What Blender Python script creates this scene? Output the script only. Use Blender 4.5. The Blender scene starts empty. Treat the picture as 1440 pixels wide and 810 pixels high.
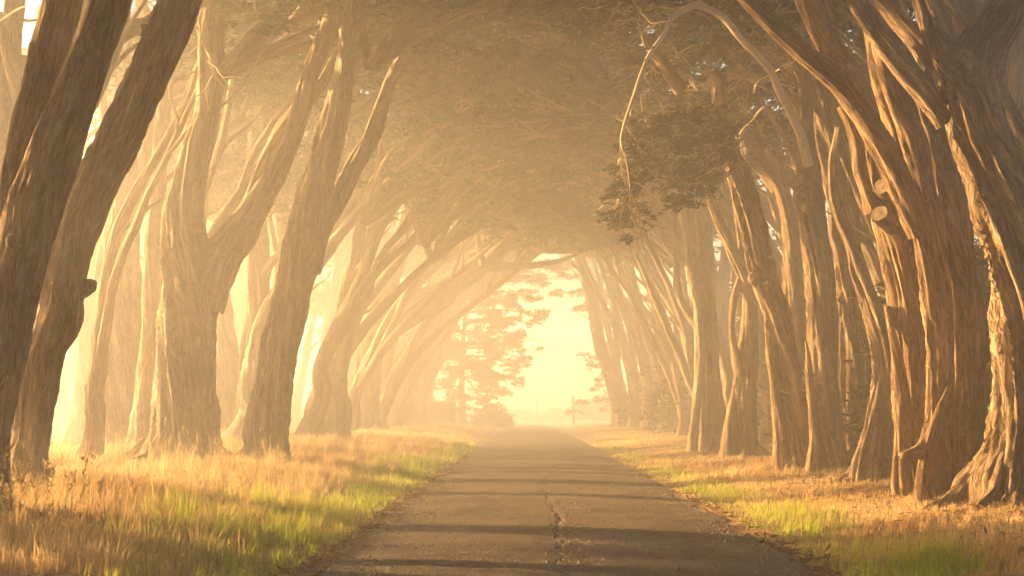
import bpy, math, random
import numpy as np
from mathutils import Vector, Matrix, Euler

# ------------------------------------------------------------------ camera, world, sun, exposure
SC = bpy.context.scene
COL = SC.collection
F_PX, CAM_H = 2200.0, 1.6            # focal length in pixels of a 1440 wide frame, eye height
PITCH, YAW = math.atan(173 / 2200), math.atan(22 / 2200)
cam_data = bpy.data.cameras.new('camera')
cam = bpy.data.objects.new('camera', cam_data)
COL.objects.link(cam)
cam.location = (0, 0, CAM_H)
cam.rotation_euler = (math.pi / 2 + PITCH, 0, YAW)
cam_data.sensor_width = 36
cam_data.lens = 36 * F_PX / 1440
cam_data.clip_start, cam_data.clip_end = 0.1, 5000
cam_data.dof.use_dof = True
cam_data.dof.focus_distance = 34
cam_data.dof.aperture_fstop = 2.8
SC.camera = cam

SUN_AZ, SUN_EL = 66.0, 10.5           # degrees left of the road direction, degrees above the horizon
az, el = math.radians(SUN_AZ), math.radians(SUN_EL)
world = bpy.data.worlds.new('World')
SC.world = world
world.use_nodes = True
wn = world.node_tree
sky = wn.nodes.new('ShaderNodeTexSky')
sky.sky_type = 'NISHITA'
sky.sun_disc = False
sky.sun_elevation = el
sky.sun_rotation = 2 * math.pi - az
sky.dust_density = 4.0
sky.air_density = 1.0
bg = wn.nodes['Background']
wn.links.new(sky.outputs[0], bg.inputs[0])
bg.inputs[1].default_value = 0.05

sun_data = bpy.data.lights.new('sun', 'SUN')
sun_data.energy = 5.0
sun_data.angle = math.radians(0.7)
sun_data.color = (1.0, 0.62, 0.25)
sun = bpy.data.objects.new('sun', sun_data)
COL.objects.link(sun)
SUN_DIR = Vector((-math.sin(az) * math.cos(el), math.cos(az) * math.cos(el), math.sin(el)))
sun.rotation_euler = SUN_DIR.to_track_quat('Z', 'Y').to_euler()
sun.location = SUN_DIR * 60

SC.view_settings.view_transform = 'Standard'
SC.view_settings.look = 'None'
SC.view_settings.gamma = 1
SC.view_settings.exposure = 3.1
HAZE_DENSITY, HAZE_G = 0.0080, 0.58

SC.render.engine = 'CYCLES'
cy = SC.cycles
cy.max_bounces, cy.diffuse_bounces, cy.glossy_bounces = 6, 4, 2
cy.transmission_bounces, cy.transparent_max_bounces, cy.volume_bounces = 3, 4, 2
cy.caustics_reflective = cy.caustics_refractive = False
cy.sample_clamp_indirect = 4.0
cy.use_denoising = True

# ------------------------------------------------------------------ noise
_rng0 = np.random.default_rng(7)
_LAT = _rng0.random((32, 32, 32)).astype(np.float32) * 2 - 1

def vnoise(p):
    """smooth value noise, p is (..., 3)"""
    p = np.asarray(p, dtype=np.float64)
    i = np.floor(p).astype(np.int64)
    f = p - i
    f = f * f * (3 - 2 * f)
    i0, i1 = i & 31, (i + 1) & 31
    x0, y0, z0 = i0[..., 0], i0[..., 1], i0[..., 2]
    x1, y1, z1 = i1[..., 0], i1[..., 1], i1[..., 2]
    fx, fy, fz = f[..., 0], f[..., 1], f[..., 2]
    a = _LAT[x0, y0, z0] * (1 - fx) + _LAT[x1, y0, z0] * fx
    b = _LAT[x0, y1, z0] * (1 - fx) + _LAT[x1, y1, z0] * fx
    c = _LAT[x0, y0, z1] * (1 - fx) + _LAT[x1, y0, z1] * fx
    d = _LAT[x0, y1, z1] * (1 - fx) + _LAT[x1, y1, z1] * fx
    e = a * (1 - fy) + b * fy
    g = c * (1 - fy) + d * fy
    return e * (1 - fz) + g * fz

def fbm2(x, y, s, seed=0, octs=3):
    out = 0
    amp = 1.0
    for k in range(octs):
        out = out + amp * vnoise(np.stack([x * s, y * s, np.full_like(x, seed * 3.7 + k * 1.3)], -1))
        s *= 2.1
        amp *= 0.5
    return out

# ------------------------------------------------------------------ terrain shape
ROAD_L, ROAD_R = -2.12, 2.90

def sstep(t):
    t = np.clip(t, 0, 1)
    return t * t * (3 - 2 * t)

def ground_z(x, y):
    x = np.asarray(x, dtype=np.float64)
    y = np.asarray(y, dtype=np.float64)
    x, y = np.broadcast_arrays(x, y)
    dl = ROAD_L - x
    dr = x - ROAD_R
    d = np.maximum(dl, dr)
    n = fbm2(x, y, 0.35, 1, 3)
    z = 0.34 * sstep(d / 5.0) - 0.34 * sstep((dl - 11) / 14) * 0.6
    z = z + 0.09 * n * sstep(d / 1.5)
    z = z - 0.035 * sstep((0.35 - d) / 0.4)
    # mounds of roots and litter along the right hand row
    z = z + 0.10 * sstep((dr - 2.6) / 2) * sstep(1 - np.abs(y - 24) / 14)
    far = sstep((y - 190) / 60)
    return z * (1 - far * 0.6)

# ------------------------------------------------------------------ pixel rays (the layout was measured on the photograph)
_R = np.array(Euler((math.pi / 2 + PITCH, 0, YAW)).to_matrix())

def ray(px, py):
    return _R @ np.array([(px - 720) / F_PX, (405 - py) / F_PX, -1.0])

def at(px, py, Y):
    d = ray(px, py)
    return np.array([0, 0, CAM_H]) + d * (Y / d[1])

def base_depth(px, py):
    d = ray(px, py)
    Ys = np.linspace(6, 260, 5000)
    t = Ys / d[1]
    gz = ground_z(d[0] * t, Ys)
    hit = np.nonzero(CAM_H + d[2] * t <= gz)[0]
    return float(Ys[hit[0]]) if len(hit) else 200.0

# ------------------------------------------------------------------ mesh helpers
def make_mesh(name, verts, faces, mat=None, smooth=True, attrs=None, mat_idx=None, mats=None):
    """faces: list of integer arrays, each (n,3) or (n,4)"""
    me = bpy.data.meshes.new(name)
    verts = np.ascontiguousarray(verts, dtype=np.float32)
    me.vertices.add(len(verts))
    me.vertices.foreach_set('co', verts.ravel())
    faces = [np.asarray(f, dtype=np.int32) for f in faces if len(f)]
    nl = sum(f.size for f in faces)
    nf = sum(len(f) for f in faces)
    me.loops.add(nl)
    me.polygons.add(nf)
    me.loops.foreach_set('vertex_index', np.concatenate([f.ravel() for f in faces]))
    tot = np.concatenate([np.full(len(f), f.shape[1], dtype=np.int32) for f in faces])
    start = np.concatenate([[0], np.cumsum(tot)[:-1]]).astype(np.int32)
    me.polygons.foreach_set('loop_start', start)
    me.polygons.foreach_set('use_smooth', np.full(nf, smooth, dtype=bool))
    for an, (typ, data) in (attrs or {}).items():
        a = me.attributes.new(an, typ, 'POINT')
        a.data.foreach_set('vector' if typ == 'FLOAT_VECTOR' else 'value', np.ascontiguousarray(data, dtype=np.float32).ravel())
    for m in (mats or ([mat] if mat else [])):
        me.materials.append(m)
    if mat_idx is not None:
        me.polygons.foreach_set('material_index', np.asarray(mat_idx, dtype=np.int32))
    me.update(calc_edges=True)
    return me

def link(name, me, parent=None, loc=(0, 0, 0), label=None, cat=None, group=None, kind=None):
    o = bpy.data.objects.new(name, me)
    COL.objects.link(o)
    o.location = loc
    if parent is not None:
        o.parent = parent
    for k, v in (('label', label), ('category', cat), ('group', group), ('kind', kind)):
        if v:
            o[k] = v
    return o

def catmull(P, R, step):
    """resample a polyline with radii; step is the spacing in metres"""
    P = np.asarray(P, float)
    R = np.asarray(R, float)
    A = np.vstack([2 * P[0] - P[1], P, 2 * P[-1] - P[-2]])
    RR = np.concatenate([[R[0]], R, [R[-1]]])
    outp, outr = [], []
    for i in range(1, len(A) - 2):
        n = max(2, int(np.linalg.norm(A[i + 1] - A[i]) / step))
        t = np.linspace(0, 1, n, endpoint=False)[:, None]
        p0, p1, p2, p3 = A[i - 1], A[i], A[i + 1], A[i + 2]
        outp.append(0.5 * (2 * p1 + (p2 - p0) * t + (2 * p0 - 5 * p1 + 4 * p2 - p3) * t ** 2 + (3 * p1 - p0 - 3 * p2 + p3) * t ** 3))
        tt = (t * t * (3 - 2 * t))[:, 0]
        outr.append(RR[i] * (1 - tt) + RR[i + 1] * tt)
    outp.append(P[-1:])
    outr.append(R[-1:])
    return np.vstack(outp), np.concatenate(outr)

def frames(P):
    T = np.gradient(P, axis=0)
    T /= np.linalg.norm(T, axis=1)[:, None] + 1e-9
    U = np.zeros_like(T)
    ref = np.array([0.0, -1.0, 0.0]) if abs(T[0][1]) < 0.8 else np.array([1.0, 0, 0])
    u = ref - T[0] * ref.dot(T[0])
    u /= np.linalg.norm(u)
    for i in range(len(T)):
        u = u - T[i] * u.dot(T[i])
        u /= np.linalg.norm(u) + 1e-9
        U[i] = u
    return T, U, np.cross(T, U)

def stem_arrays(P, R, depth, seed, flare=0.0, rough=1.0, seg=None, closed=True, lobes=0.14, twist=0.25, wobble=0.0):
    """a bark covered stem: tube with root flare, flutes and stringy ridges. returns verts, quads, tris, barkco"""
    px = depth / 1564.0                                   # metres per render pixel at that distance
    cell = min(0.5, max(0.03, 1.8 * px))
    step = cell * 2.2
    if seg:
        step = max(step, 0.12)
    P, R = catmull(P, R, step)
    if wobble:
        L = np.arange(len(P)) * step
        for a in (0, 1):
            P[:, a] += wobble * R * vnoise(np.stack([L * 0.55 / max(0.15, R.mean()) * 0.35, np.full_like(L, seed * 1.7), np.full_like(L, a * 5.1)], -1))
    T, U, V = frames(P)
    S = np.concatenate([[0], np.cumsum(np.linalg.norm(np.diff(P, axis=0), axis=1))])
    n = seg or int(np.clip(2 * math.pi * R.max() / cell, 10, 120))
    th = np.linspace(0, 2 * math.pi, n, endpoint=False)
    th2 = th[None, :] + twist * S[:, None] + seed
    c, s_ = np.cos(th2), np.sin(th2)
    rr = np.repeat(R[:, None], n, 1)
    SS = np.repeat(S[:, None], n, 1)
    o = seed * 7.31
    lob = vnoise(np.stack([c * 1.3 + o, s_ * 1.3, SS * 0.28], -1)) * 0.65 + vnoise(np.stack([c * 2.6 + o, s_ * 2.6 + 9, SS * 0.45], -1)) * 0.5
    rib = vnoise(np.stack([c * 2.3 + o + 17, s_ * 2.3 + 6, SS * 0.11], -1))
    rad = rr * (1 + lobes * lob + lobes * 0.75 * (0.42 - 2.1 * np.abs(rib)) * np.clip(rr / 0.25, 0, 1))
    if flare:
        h = SS
        k = vnoise(np.stack([c * 1.9 + o, s_ * 1.9 + 4, SS * 0.12], -1))
        rad += rr * flare * np.exp(-h / (0.34 + 0.45 * R[0])) * (0.30 + 2.2 * np.maximum(0, k))
        rad += rr * 0.26 * np.exp(-h / 2.2) * k
    # stringy bark: ridges a few centimetres wide that run along the stem
    rbar = np.maximum(rr, 0.02)
    f = rbar / 0.115
    q = vnoise(np.stack([c * f + o, s_ * f + 3, SS * 0.75], -1))
    f2 = rbar / 0.05
    q2 = vnoise(np.stack([c * f2 + o, s_ * f2 + 13, SS * 2.6], -1))
    amp = rough * np.minimum(0.05, rr * 0.13)
    rad += amp * (0.9 - 3.0 * np.abs(q)) + amp * 0.6 * q2
    lump = vnoise(np.stack([c * rbar / 0.22 + o, s_ * rbar / 0.22, SS * 0.9 + 5], -1))
    rad += rough * np.minimum(0.018, rr * 0.05) * lump
    ca, sa = np.cos(th)[None, :, None], np.sin(th)[None, :, None]
    verts = P[:, None, :] + (U[:, None, :] * ca + V[:, None, :] * sa) * rad[:, :, None]
    m = len(P)
    idx = np.arange(m * n).reshape(m, n)
    a = idx[:-1]
    b = idx[1:]
    quads = np.stack([a, np.roll(a, -1, 1), np.roll(b, -1, 1), b], -1).reshape(-1, 4)
    bark = np.stack([c * rbar, s_ * rbar, SS + seed * 3.3], -1).reshape(-1, 3)
    verts = verts.reshape(-1, 3)
    tris = np.zeros((0, 3), int)
    if closed:
        tip = P[-1] + T[-1] * R[-1] * 0.35
        verts = np.vstack([verts, tip])
        bark = np.vstack([bark, bark[-1]])
        e = idx[-1]
        tris = np.stack([e, np.roll(e, -1), np.full(n, len(verts) - 1)], -1)
    return verts, quads, tris, bark

def join_arrays(parts):
    V, Q, T, B = [], [], [], []
    k = 0
    for v, q, t, b in parts:
        V.append(v); B.append(b)
        Q.append(q + k); T.append(t + k)
        k += len(v)
    return np.vstack(V), np.vstack(Q), np.vstack(T), np.vstack(B)

def bark_mesh(name, arr, mat):
    v, q, t, b = arr
    return make_mesh(name, v, [q, t], mat, True, {'barkco': ('FLOAT_VECTOR', b)})

# ------------------------------------------------------------------ materials
def new_mat(name):
    m = bpy.data.materials.new(name)
    m.use_nodes = True
    nt = m.node_tree
    return m, nt, nt.nodes['Principled BSDF'], nt.nodes['Material Output']

def N(nt, t, **kw):
    n = nt.nodes.new(t)
    for k, v in kw.items():
        setattr(n, k, v)
    return n

def ramp(nt, src, stops):
    r = N(nt, 'ShaderNodeValToRGB')
    e = r.color_ramp.elements
    while len(e) < len(stops):
        e.new(0.5)
    for x, (p, c) in zip(e, stops):
        x.position = p
        x.color = (*c, 1)
    nt.links.new(src, r.inputs[0])
    return r

def bark_material(name, dark, mid, light, bump=0.05):
    """stringy cypress bark: fibres along the stem (barkco z), cracked into strips, with broad weathered patches"""
    m, nt, bs, out = new_mat(name)
    at_ = N(nt, 'ShaderNodeAttribute', attribute_name='barkco')
    def tex(scale, detail, rough, dist, kind='FBM'):
        mp = N(nt, 'ShaderNodeMapping')
        mp.inputs['Scale'].default_value = scale
        nt.links.new(at_.outputs['Vector'], mp.inputs[0])
        n = N(nt, 'ShaderNodeTexNoise')
        n.noise_type = kind
        n.inputs['Scale'].default_value = 1.0
        n.inputs['Detail'].default_value = detail
        n.inputs['Roughness'].default_value = rough
        n.inputs['Distortion'].default_value = dist
        nt.links.new(mp.outputs[0], n.inputs['Vector'])
        return n.outputs[0]
    strips = tex((13, 13, 1.6), 4, 0.62, 0.9)
    fibres = tex((46, 46, 3.5), 3, 0.65, 0.3)
    patches = tex((1.6, 1.6, 0.6), 4, 0.6, 0.4)
    def mad(a, k, b):
        n = N(nt, 'ShaderNodeMath', operation='MULTIPLY_ADD')
        nt.links.new(a, n.inputs[0])
        n.inputs[1].default_value = k
        if hasattr(b, 'links'):
            nt.links.new(b, n.inputs[2])
        else:
            n.inputs[2].default_value = b
        return n.outputs[0]
    # the crack lines are where the strip noise crosses its mean
    ab = N(nt, 'ShaderNodeMath', operation='ABSOLUTE')
    nt.links.new(mad(strips, 1.0, -0.5), ab.inputs[0])
    mr = N(nt, 'ShaderNodeMapRange')
    mr.interpolation_type = 'SMOOTHSTEP'
    mr.inputs['From Max'].default_value = 0.085
    nt.links.new(ab.outputs[0], mr.inputs[0])
    crack = mr.outputs[0]
    height = mad(crack, 0.55, mad(fibres, 0.55, mad(strips, 0.5, 0.0)))
    tone = mad(patches, 0.95, mad(fibres, 0.75, mad(crack, 0.24, -0.48)))
    r = ramp(nt, tone, [(0.25, dark), (0.5, mid), (0.78, light)])
    nt.links.new(r.outputs[0], bs.inputs['Base Color'])
    bs.inputs['Roughness'].default_value = 0.9
    bs.inputs['Specular IOR Level'].default_value = 0.2
    b = N(nt, 'ShaderNodeBump')
    b.inputs['Strength'].default_value = 1.0
    b.inputs['Distance'].default_value = bump
    nt.links.new(height, b.inputs['Height'])
    nt.links.new(b.outputs[0], bs.inputs['Normal'])
    return m

M_BARK = bark_material('cypress_bark', (0.12, 0.078, 0.045), (0.26, 0.175, 0.105), (0.40, 0.29, 0.19))
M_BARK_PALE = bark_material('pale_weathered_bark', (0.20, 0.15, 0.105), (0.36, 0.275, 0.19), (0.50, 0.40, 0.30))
M_BARK_RED = bark_material('reddish_bark', (0.11, 0.065, 0.036), (0.25, 0.155, 0.085), (0.39, 0.27, 0.165))
M_LIT_DEADWOOD = bark_material('sunlit_dead_wood', (0.38, 0.30, 0.22), (0.52, 0.43, 0.32), (0.62, 0.54, 0.43), 0.006)  # pale tone imitates sun on the shaded right-hand limbs and twigs
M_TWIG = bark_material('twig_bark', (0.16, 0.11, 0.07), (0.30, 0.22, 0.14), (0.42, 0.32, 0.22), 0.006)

def cut_wood():
    m, nt, bs, out = new_mat('cut_wood')
    tc = N(nt, 'ShaderNodeTexCoord')
    w = N(nt, 'ShaderNodeTexNoise')
    w.inputs['Scale'].default_value = 14
    nt.links.new(tc.outputs['Object'], w.inputs['Vector'])
    r = ramp(nt, w.outputs[0], [(0.3, (0.13, 0.085, 0.05)), (0.7, (0.27, 0.19, 0.115))])
    nt.links.new(r.outputs[0], bs.inputs['Base Color'])
    bs.inputs['Roughness'].default_value = 0.85
    return m
M_CUT = cut_wood()

def leafy(name, stops, trans=0.35, attr='tint'):
    """a thin leaf: diffuse front, light passing through, colour from the blade's own tint"""
    m, nt, bs, out = new_mat(name)
    a = N(nt, 'ShaderNodeAttribute', attribute_name=attr)
    r = ramp(nt, a.outputs['Fac'], stops)
    nt.links.new(r.outputs[0], bs.inputs['Base Color'])
    bs.inputs['Roughness'].default_value = 0.7
    bs.inputs['Specular IOR Level'].default_value = 0.25
    tr = N(nt, 'ShaderNodeBsdfTranslucent')
    nt.links.new(r.outputs[0], tr.inputs[0])
    mx = N(nt, 'ShaderNodeMixShader')
    mx.inputs[0].default_value = trans
    nt.links.new(bs.outputs[0], mx.inputs[1])
    nt.links.new(tr.outputs[0], mx.inputs[2])
    nt.links.new(mx.outputs[0], out.inputs['Surface'])
    return m

M_LEAF = leafy('cypress_foliage', [(0.0, (0.030, 0.040, 0.014)), (0.55, (0.060, 0.070, 0.022)), (1.0, (0.115, 0.098, 0.035))], 0.3)
M_BUSH = leafy('bush_foliage', [(0.0, (0.045, 0.055, 0.025)), (1.0, (0.11, 0.105, 0.05))], 0.3)
M_DRY = leafy('dry_grass_blades', [(0.0, (0.34, 0.20, 0.085)), (0.5, (0.56, 0.39, 0.185)), (1.0, (0.72, 0.56, 0.32))], 0.45)
M_GREEN = leafy('green_grass_blades', [(0.0, (0.15, 0.21, 0.02)), (0.6, (0.34, 0.42, 0.035)), (1.0, (0.58, 0.52, 0.13))], 0.5)
M_SEED = leafy('grass_seed_heads', [(0.0, (0.50, 0.34, 0.14)), (1.0, (0.70, 0.56, 0.30))], 0.45)
M_LITTER = leafy('fallen_litter', [(0.0, (0.10, 0.05, 0.022)), (1.0, (0.36, 0.21, 0.09))], 0.15)

def ground_material():
    m, nt, bs, out = new_mat('dry_soil')
    tc = N(nt, 'ShaderNodeTexCoord')
    n1 = N(nt, 'ShaderNodeTexNoise')
    n1.inputs['Scale'].default_value = 0.8
    n1.inputs['Detail'].default_value = 8
    nt.links.new(tc.outputs['Object'], n1.inputs['Vector'])
    n2 = N(nt, 'ShaderNodeTexNoise')
    n2.inputs['Scale'].default_value = 22
    n2.inputs['Detail'].default_value = 5
    nt.links.new(tc.outputs['Object'], n2.inputs['Vector'])
    mx = N(nt, 'ShaderNodeMath', operation='MULTIPLY_ADD')
    nt.links.new(n2.outputs[0], mx.inputs[0])
    mx.inputs[1].default_value = 0.5
    h = N(nt, 'ShaderNodeMath', operation='MULTIPLY')
    nt.links.new(n1.outputs[0], h.inputs[0])
    h.inputs[1].default_value = 0.55
    nt.links.new(h.outputs[0], mx.inputs[2])
    r = ramp(nt, mx.outputs[0], [(0.3, (0.14, 0.078, 0.034)), (0.55, (0.33, 0.205, 0.085)), (0.75, (0.46, 0.31, 0.14))])
    nt.links.new(r.outputs[0], bs.inputs['Base Color'])
    bs.inputs['Roughness'].default_value = 0.95
    b = N(nt, 'ShaderNodeBump')
    b.inputs['Strength'].default_value = 0.7
    b.inputs['Distance'].default_value = 0.05
    nt.links.new(n2.outputs[0], b.inputs['Height'])
    nt.links.new(b.outputs[0], bs.inputs['Normal'])
    return m

def road_material():
    m, nt, bs, out = new_mat('old_asphalt')
    tc = N(nt, 'ShaderNodeTexCoord')
    n1 = N(nt, 'ShaderNodeTexNoise')
    n1.inputs['Scale'].default_value = 60
    n1.inputs['Detail'].default_value = 4
    nt.links.new(tc.outputs['Object'], n1.inputs['Vector'])
    n2 = N(nt, 'ShaderNodeTexNoise')
    n2.inputs['Scale'].default_value = 0.7
    n2.inputs['Detail'].default_value = 6
    nt.links.new(tc.outputs['Object'], n2.inputs['Vector'])
    v = N(nt, 'ShaderNodeTexVoronoi')
    v.inputs['Scale'].default_value = 28
    nt.links.new(tc.outputs['Object'], v.inputs['Vector'])
    mx = N(nt, 'ShaderNodeMath', operation='MULTIPLY_ADD')
    nt.links.new(n1.outputs[0], mx.inputs[0])
    mx.inputs[1].default_value = 0.45
    h = N(nt, 'ShaderNodeMath', operation='MULTIPLY')
    nt.links.new(n2.outputs[0], h.inputs[0])
    h.inputs[1].default_value = 0.55
    nt.links.new(h.outputs[0], mx.inputs[2])
    r = ramp(nt, mx.outputs[0], [(0.32, (0.066, 0.045, 0.028)), (0.5, (0.115, 0.080, 0.050)), (0.7, (0.185, 0.135, 0.088))])
    nt.links.new(r.outputs[0], bs.inputs['Base Color'])
    bs.inputs['Roughness'].default_value = 0.78
    bs.inputs['Specular IOR Level'].default_value = 0.35
    b = N(nt, 'ShaderNodeBump')
    b.inputs['Strength'].default_value = 0.8
    b.inputs['Distance'].default_value = 0.02
    nt.links.new(v.outputs['Distance'], b.inputs['Height'])
    b2 = N(nt, 'ShaderNodeBump')
    b2.inputs['Strength'].default_value = 0.8
    b2.inputs['Distance'].default_value = 0.05
    n3 = N(nt, 'ShaderNodeTexNoise')
    n3.inputs['Scale'].default_value = 5
    n3.inputs['Detail'].default_value = 5
    nt.links.new(tc.outputs['Object'], n3.inputs['Vector'])
    nt.links.new(n3.outputs[0], b2.inputs['Height'])
    nt.links.new(b.outputs[0], b2.inputs['Normal'])
    nt.links.new(b2.outputs[0], bs.inputs['Normal'])
    return m

def plain(name, col, rough=0.7, var=0.25, scale=8):
    m, nt, bs, out = new_mat(name)
    tc = N(nt, 'ShaderNodeTexCoord')
    n1 = N(nt, 'ShaderNodeTexNoise')
    n1.inputs['Scale'].default_value = scale
    n1.inputs['Detail'].default_value = 4
    nt.links.new(tc.outputs['Object'], n1.inputs['Vector'])
    lo = tuple(c * (1 - var) for c in col)
    hi = tuple(min(1, c * (1 + var)) for c in col)
    r = ramp(nt, n1.outputs[0], [(0.35, lo), (0.65, hi)])
    nt.links.new(r.outputs[0], bs.inputs['Base Color'])
    bs.inputs['Roughness'].default_value = rough
    return m

M_GROUND = ground_material()
M_ROAD = road_material()
M_DARKWOOD = plain('weathered_dark_wood', (0.12, 0.085, 0.06))
M_WHITE = plain('white_post_paint', (0.72, 0.70, 0.66), 0.6, 0.1)

# ------------------------------------------------------------------ ground
def axis(parts):
    out = []
    for a, b, n in parts:
        out.append(np.linspace(a, b, n, endpoint=False))
    out.append([parts[-1][1]])
    return np.concatenate(out)

gx = axis([(-300, -40, 26), (-40, -14, 40), (-14, 12, 200), (12, 40, 40), (40, 300, 26)])
gy = axis([(-60, 10, 35), (10, 60, 330), (60, 140, 160), (140, 320, 60)])
GX, GY = np.meshgrid(gx, gy)
GZ = ground_z(GX, GY) + 0.02 * fbm2(GX, GY, 1.6, 4, 2) * (np.maximum(ROAD_L - GX, GX - ROAD_R) > 0.1)
inroad = (GX > ROAD_L + 0.15) & (GX < ROAD_R - 0.15) & (GY < 176)
GZ = np.where(inroad, -0.12, GZ)
gi = np.arange(GX.size).reshape(GX.shape)
gq = np.stack([gi[:-1, :-1], gi[:-1, 1:], gi[1:, 1:], gi[1:, :-1]], -1).reshape(-1, 4)
link('ground', make_mesh('ground', np.stack([GX, GY, GZ], -1).reshape(-1, 3), [gq], M_GROUND), kind='structure')

# ------------------------------------------------------------------ road with its ragged edges and the lengthwise crack
def crack_x(y):
    y = np.asarray(y, float)
    return 0.42 + 0.07 * vnoise(np.stack([y * 0.35, y * 0 + 2, y * 0], -1)) + 0.035 * vnoise(np.stack([y * 2.2, y * 0 + 8, y * 0], -1)) - 0.004 * (y - 15)

ry = np.concatenate([np.arange(-40, 13, 1.0), np.arange(13, 45, 0.07), np.arange(45, 90, 0.25), np.arange(90, 177, 0.8)])
u = np.concatenate([np.linspace(0, 0.44, 70, endpoint=False), np.linspace(0.44, 0.60, 64, endpoint=False), np.linspace(0.60, 1, 66)])
YY, UU = np.meshgrid(ry, u, indexing='ij')
el_ = ROAD_L + 0.16 * vnoise(np.stack([ry * 0.5, ry * 0, ry * 0], -1)) + 0.09 * vnoise(np.stack([ry * 2.3, ry * 0 + 5, ry * 0], -1))
er_ = ROAD_R + 0.16 * vnoise(np.stack([ry * 0.5, ry * 0 + 9, ry * 0], -1)) + 0.09 * vnoise(np.stack([ry * 2.3, ry * 0 + 15, ry * 0], -1))
XX = el_[:, None] * (1 - UU) + er_[:, None] * UU
cx = crack_x(ry)[:, None]
dd = XX - cx
wob = vnoise(np.stack([XX * 9, YY * 6, YY * 0], -1))
depth_ = np.clip(0.55 + 0.7 * vnoise(np.stack([YY * 0.4, YY * 0 + 3, YY * 0], -1)), 0.1, 1) * sstep((42 - YY) / 24)
ZZ = 0.035 - 0.05 * ((UU - 0.5) * 2) ** 2 + 0.012 * fbm2(XX, YY, 0.9, 3, 3) + 0.004 * fbm2(XX, YY, 6, 9, 2)
ZZ = ZZ - 0.045 * depth_ * np.exp(-((dd + 0.06 * wob) / (0.022 + 0.018 * wob)) ** 2)
ZZ = ZZ + 0.007 * depth_ * np.exp(-((dd - 0.12 + 0.05 * wob) / 0.07) ** 2) * (0.6 + wob)
# shallow ruts and transverse cracks
for yc in (17.4, 18.9, 21.0, 24.6, 28.3, 33.5):
    yl = yc + 0.25 * vnoise(np.stack([XX * 0.7, XX * 0 + yc, XX * 0], -1)) + 0.06 * vnoise(np.stack([XX * 4, XX * 0 + yc, XX * 0], -1))
    on = sstep(vnoise(np.stack([XX * 0.8, XX * 0 + yc * 2.7, XX * 0 + 6], -1)) * 2 + 0.3)
    ZZ = ZZ - 0.022 * on * np.exp(-((YY - yl) / 0.05) ** 2)
ZZ[:, 0] = -0.1
ZZ[:, -1] = -0.1
ri = np.arange(XX.size).reshape(XX.shape)
rq = np.stack([ri[:-1, :-1], ri[:-1, 1:], ri[1:, 1:], ri[1:, :-1]], -1).reshape(-1, 4)
link('road', make_mesh('road', np.stack([XX, YY, ZZ], -1).reshape(-1, 3), [rq], M_ROAD), kind='structure')

# ------------------------------------------------------------------ foliage sprays
def spray_leaves(C, D, size, rng, width=0.36, tilt=0.5):
    """C (n,3) leaf roots, D (n,3) leaf directions -> rhombus leaves"""
    n = len(C)
    D = D / (np.linalg.norm(D, axis=1)[:, None] + 1e-9)
    up = np.array([0, 0, 1.0]) + rng.normal(0, tilt, (n, 3))
    S = np.cross(D, up)
    S /= np.linalg.norm(S, axis=1)[:, None] + 1e-9
    L = (size * rng.uniform(0.6, 1.35, n))[:, None]
    v = np.stack([C, C + D * L * 0.55 + S * L * width * 0.5, C + D * L, C + D * L * 0.5 - S * L * width * 0.5], 1).reshape(-1, 3)
    q = np.arange(4 * n).reshape(n, 4)
    t = np.repeat(np.clip(rng.normal(0.45, 0.22, n), 0, 1), 4)
    return v, q, t

def fan_points(origins, dirs, lens, per, rng):
    """feathery fans: leaves along each short twig, shorter toward its tip"""
    k = len(origins)
    t = rng.uniform(0.1, 1.0, (k, per)) ** 0.8
    d = dirs / (np.linalg.norm(dirs, axis=1)[:, None] + 1e-9)
    side = np.cross(d, np.array([0, 0, 1.0]) + rng.normal(0, 0.35, (k, 3)))
    side /= np.linalg.norm(side, axis=1)[:, None] + 1e-9
    sg = rng.uniform(-1, 1, (k, per))
    base = origins[:, None, :] + d[:, None, :] * (t * lens[:, None])[..., None]
    base = base - np.array([0, 0, 1.0]) * (0.16 * (t ** 2) * lens[:, None])[..., None]
    off = sg * 0.30 * (1.08 - t) * lens[:, None]
    C = base + side[:, None, :] * off[..., None] + rng.normal(0, 0.03, (k, per, 3)) * lens[:, None, None]
    D = d[:, None, :] * 0.8 + side[:, None, :] * (np.sign(sg) * 0.55)[..., None] + rng.normal(0, 0.25, (k, per, 3))
    return C.reshape(-1, 3), D.reshape(-1, 3)

def plates_leaves(plates, rng, fans=14, per=24, leaf=0.20):
    """plates: list of (centre, radius, heading or None) - flat tiers of foliage"""
    Vs, Qs, Ts = [], [], []
    k = 0
    for c, r, head in plates:
        nf = max(5, int(fans * rng.uniform(0.7, 1.3)))
        a = rng.uniform(0, 2 * math.pi, nf)
        if head is not None:
            a = math.atan2(head[1], head[0]) + rng.normal(0, 0.9, nf)
        d = np.stack([np.cos(a), np.sin(a), rng.normal(0.05, 0.22, nf)], -1)
        o = np.asarray(c) + d * (r * rng.uniform(0, 0.55, nf))[:, None] + rng.normal(0, 0.10 * r, (nf, 3)) * np.array([1, 1, 0.8])
        ln = r * rng.uniform(0.35, 0.75, nf)
        C, D = fan_points(o, d, ln, per, rng)
        v, q, t = spray_leaves(C, D, leaf, rng)
        t = np.clip(t + rng.normal(0, 0.14), 0, 1)
        Vs.append(v); Qs.append(q + k); Ts.append(t)
        k += len(v)
    return np.vstack(Vs), np.vstack(Qs), np.concatenate(Ts)

def foliage_mesh(name, plates, seed, mat=None, **kw):
    v, q, t = plates_leaves(plates, np.random.default_rng(seed), **kw)
    return make_mesh(name, v, [q], mat or M_LEAF, False, {'tint': ('FLOAT', t)})

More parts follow.
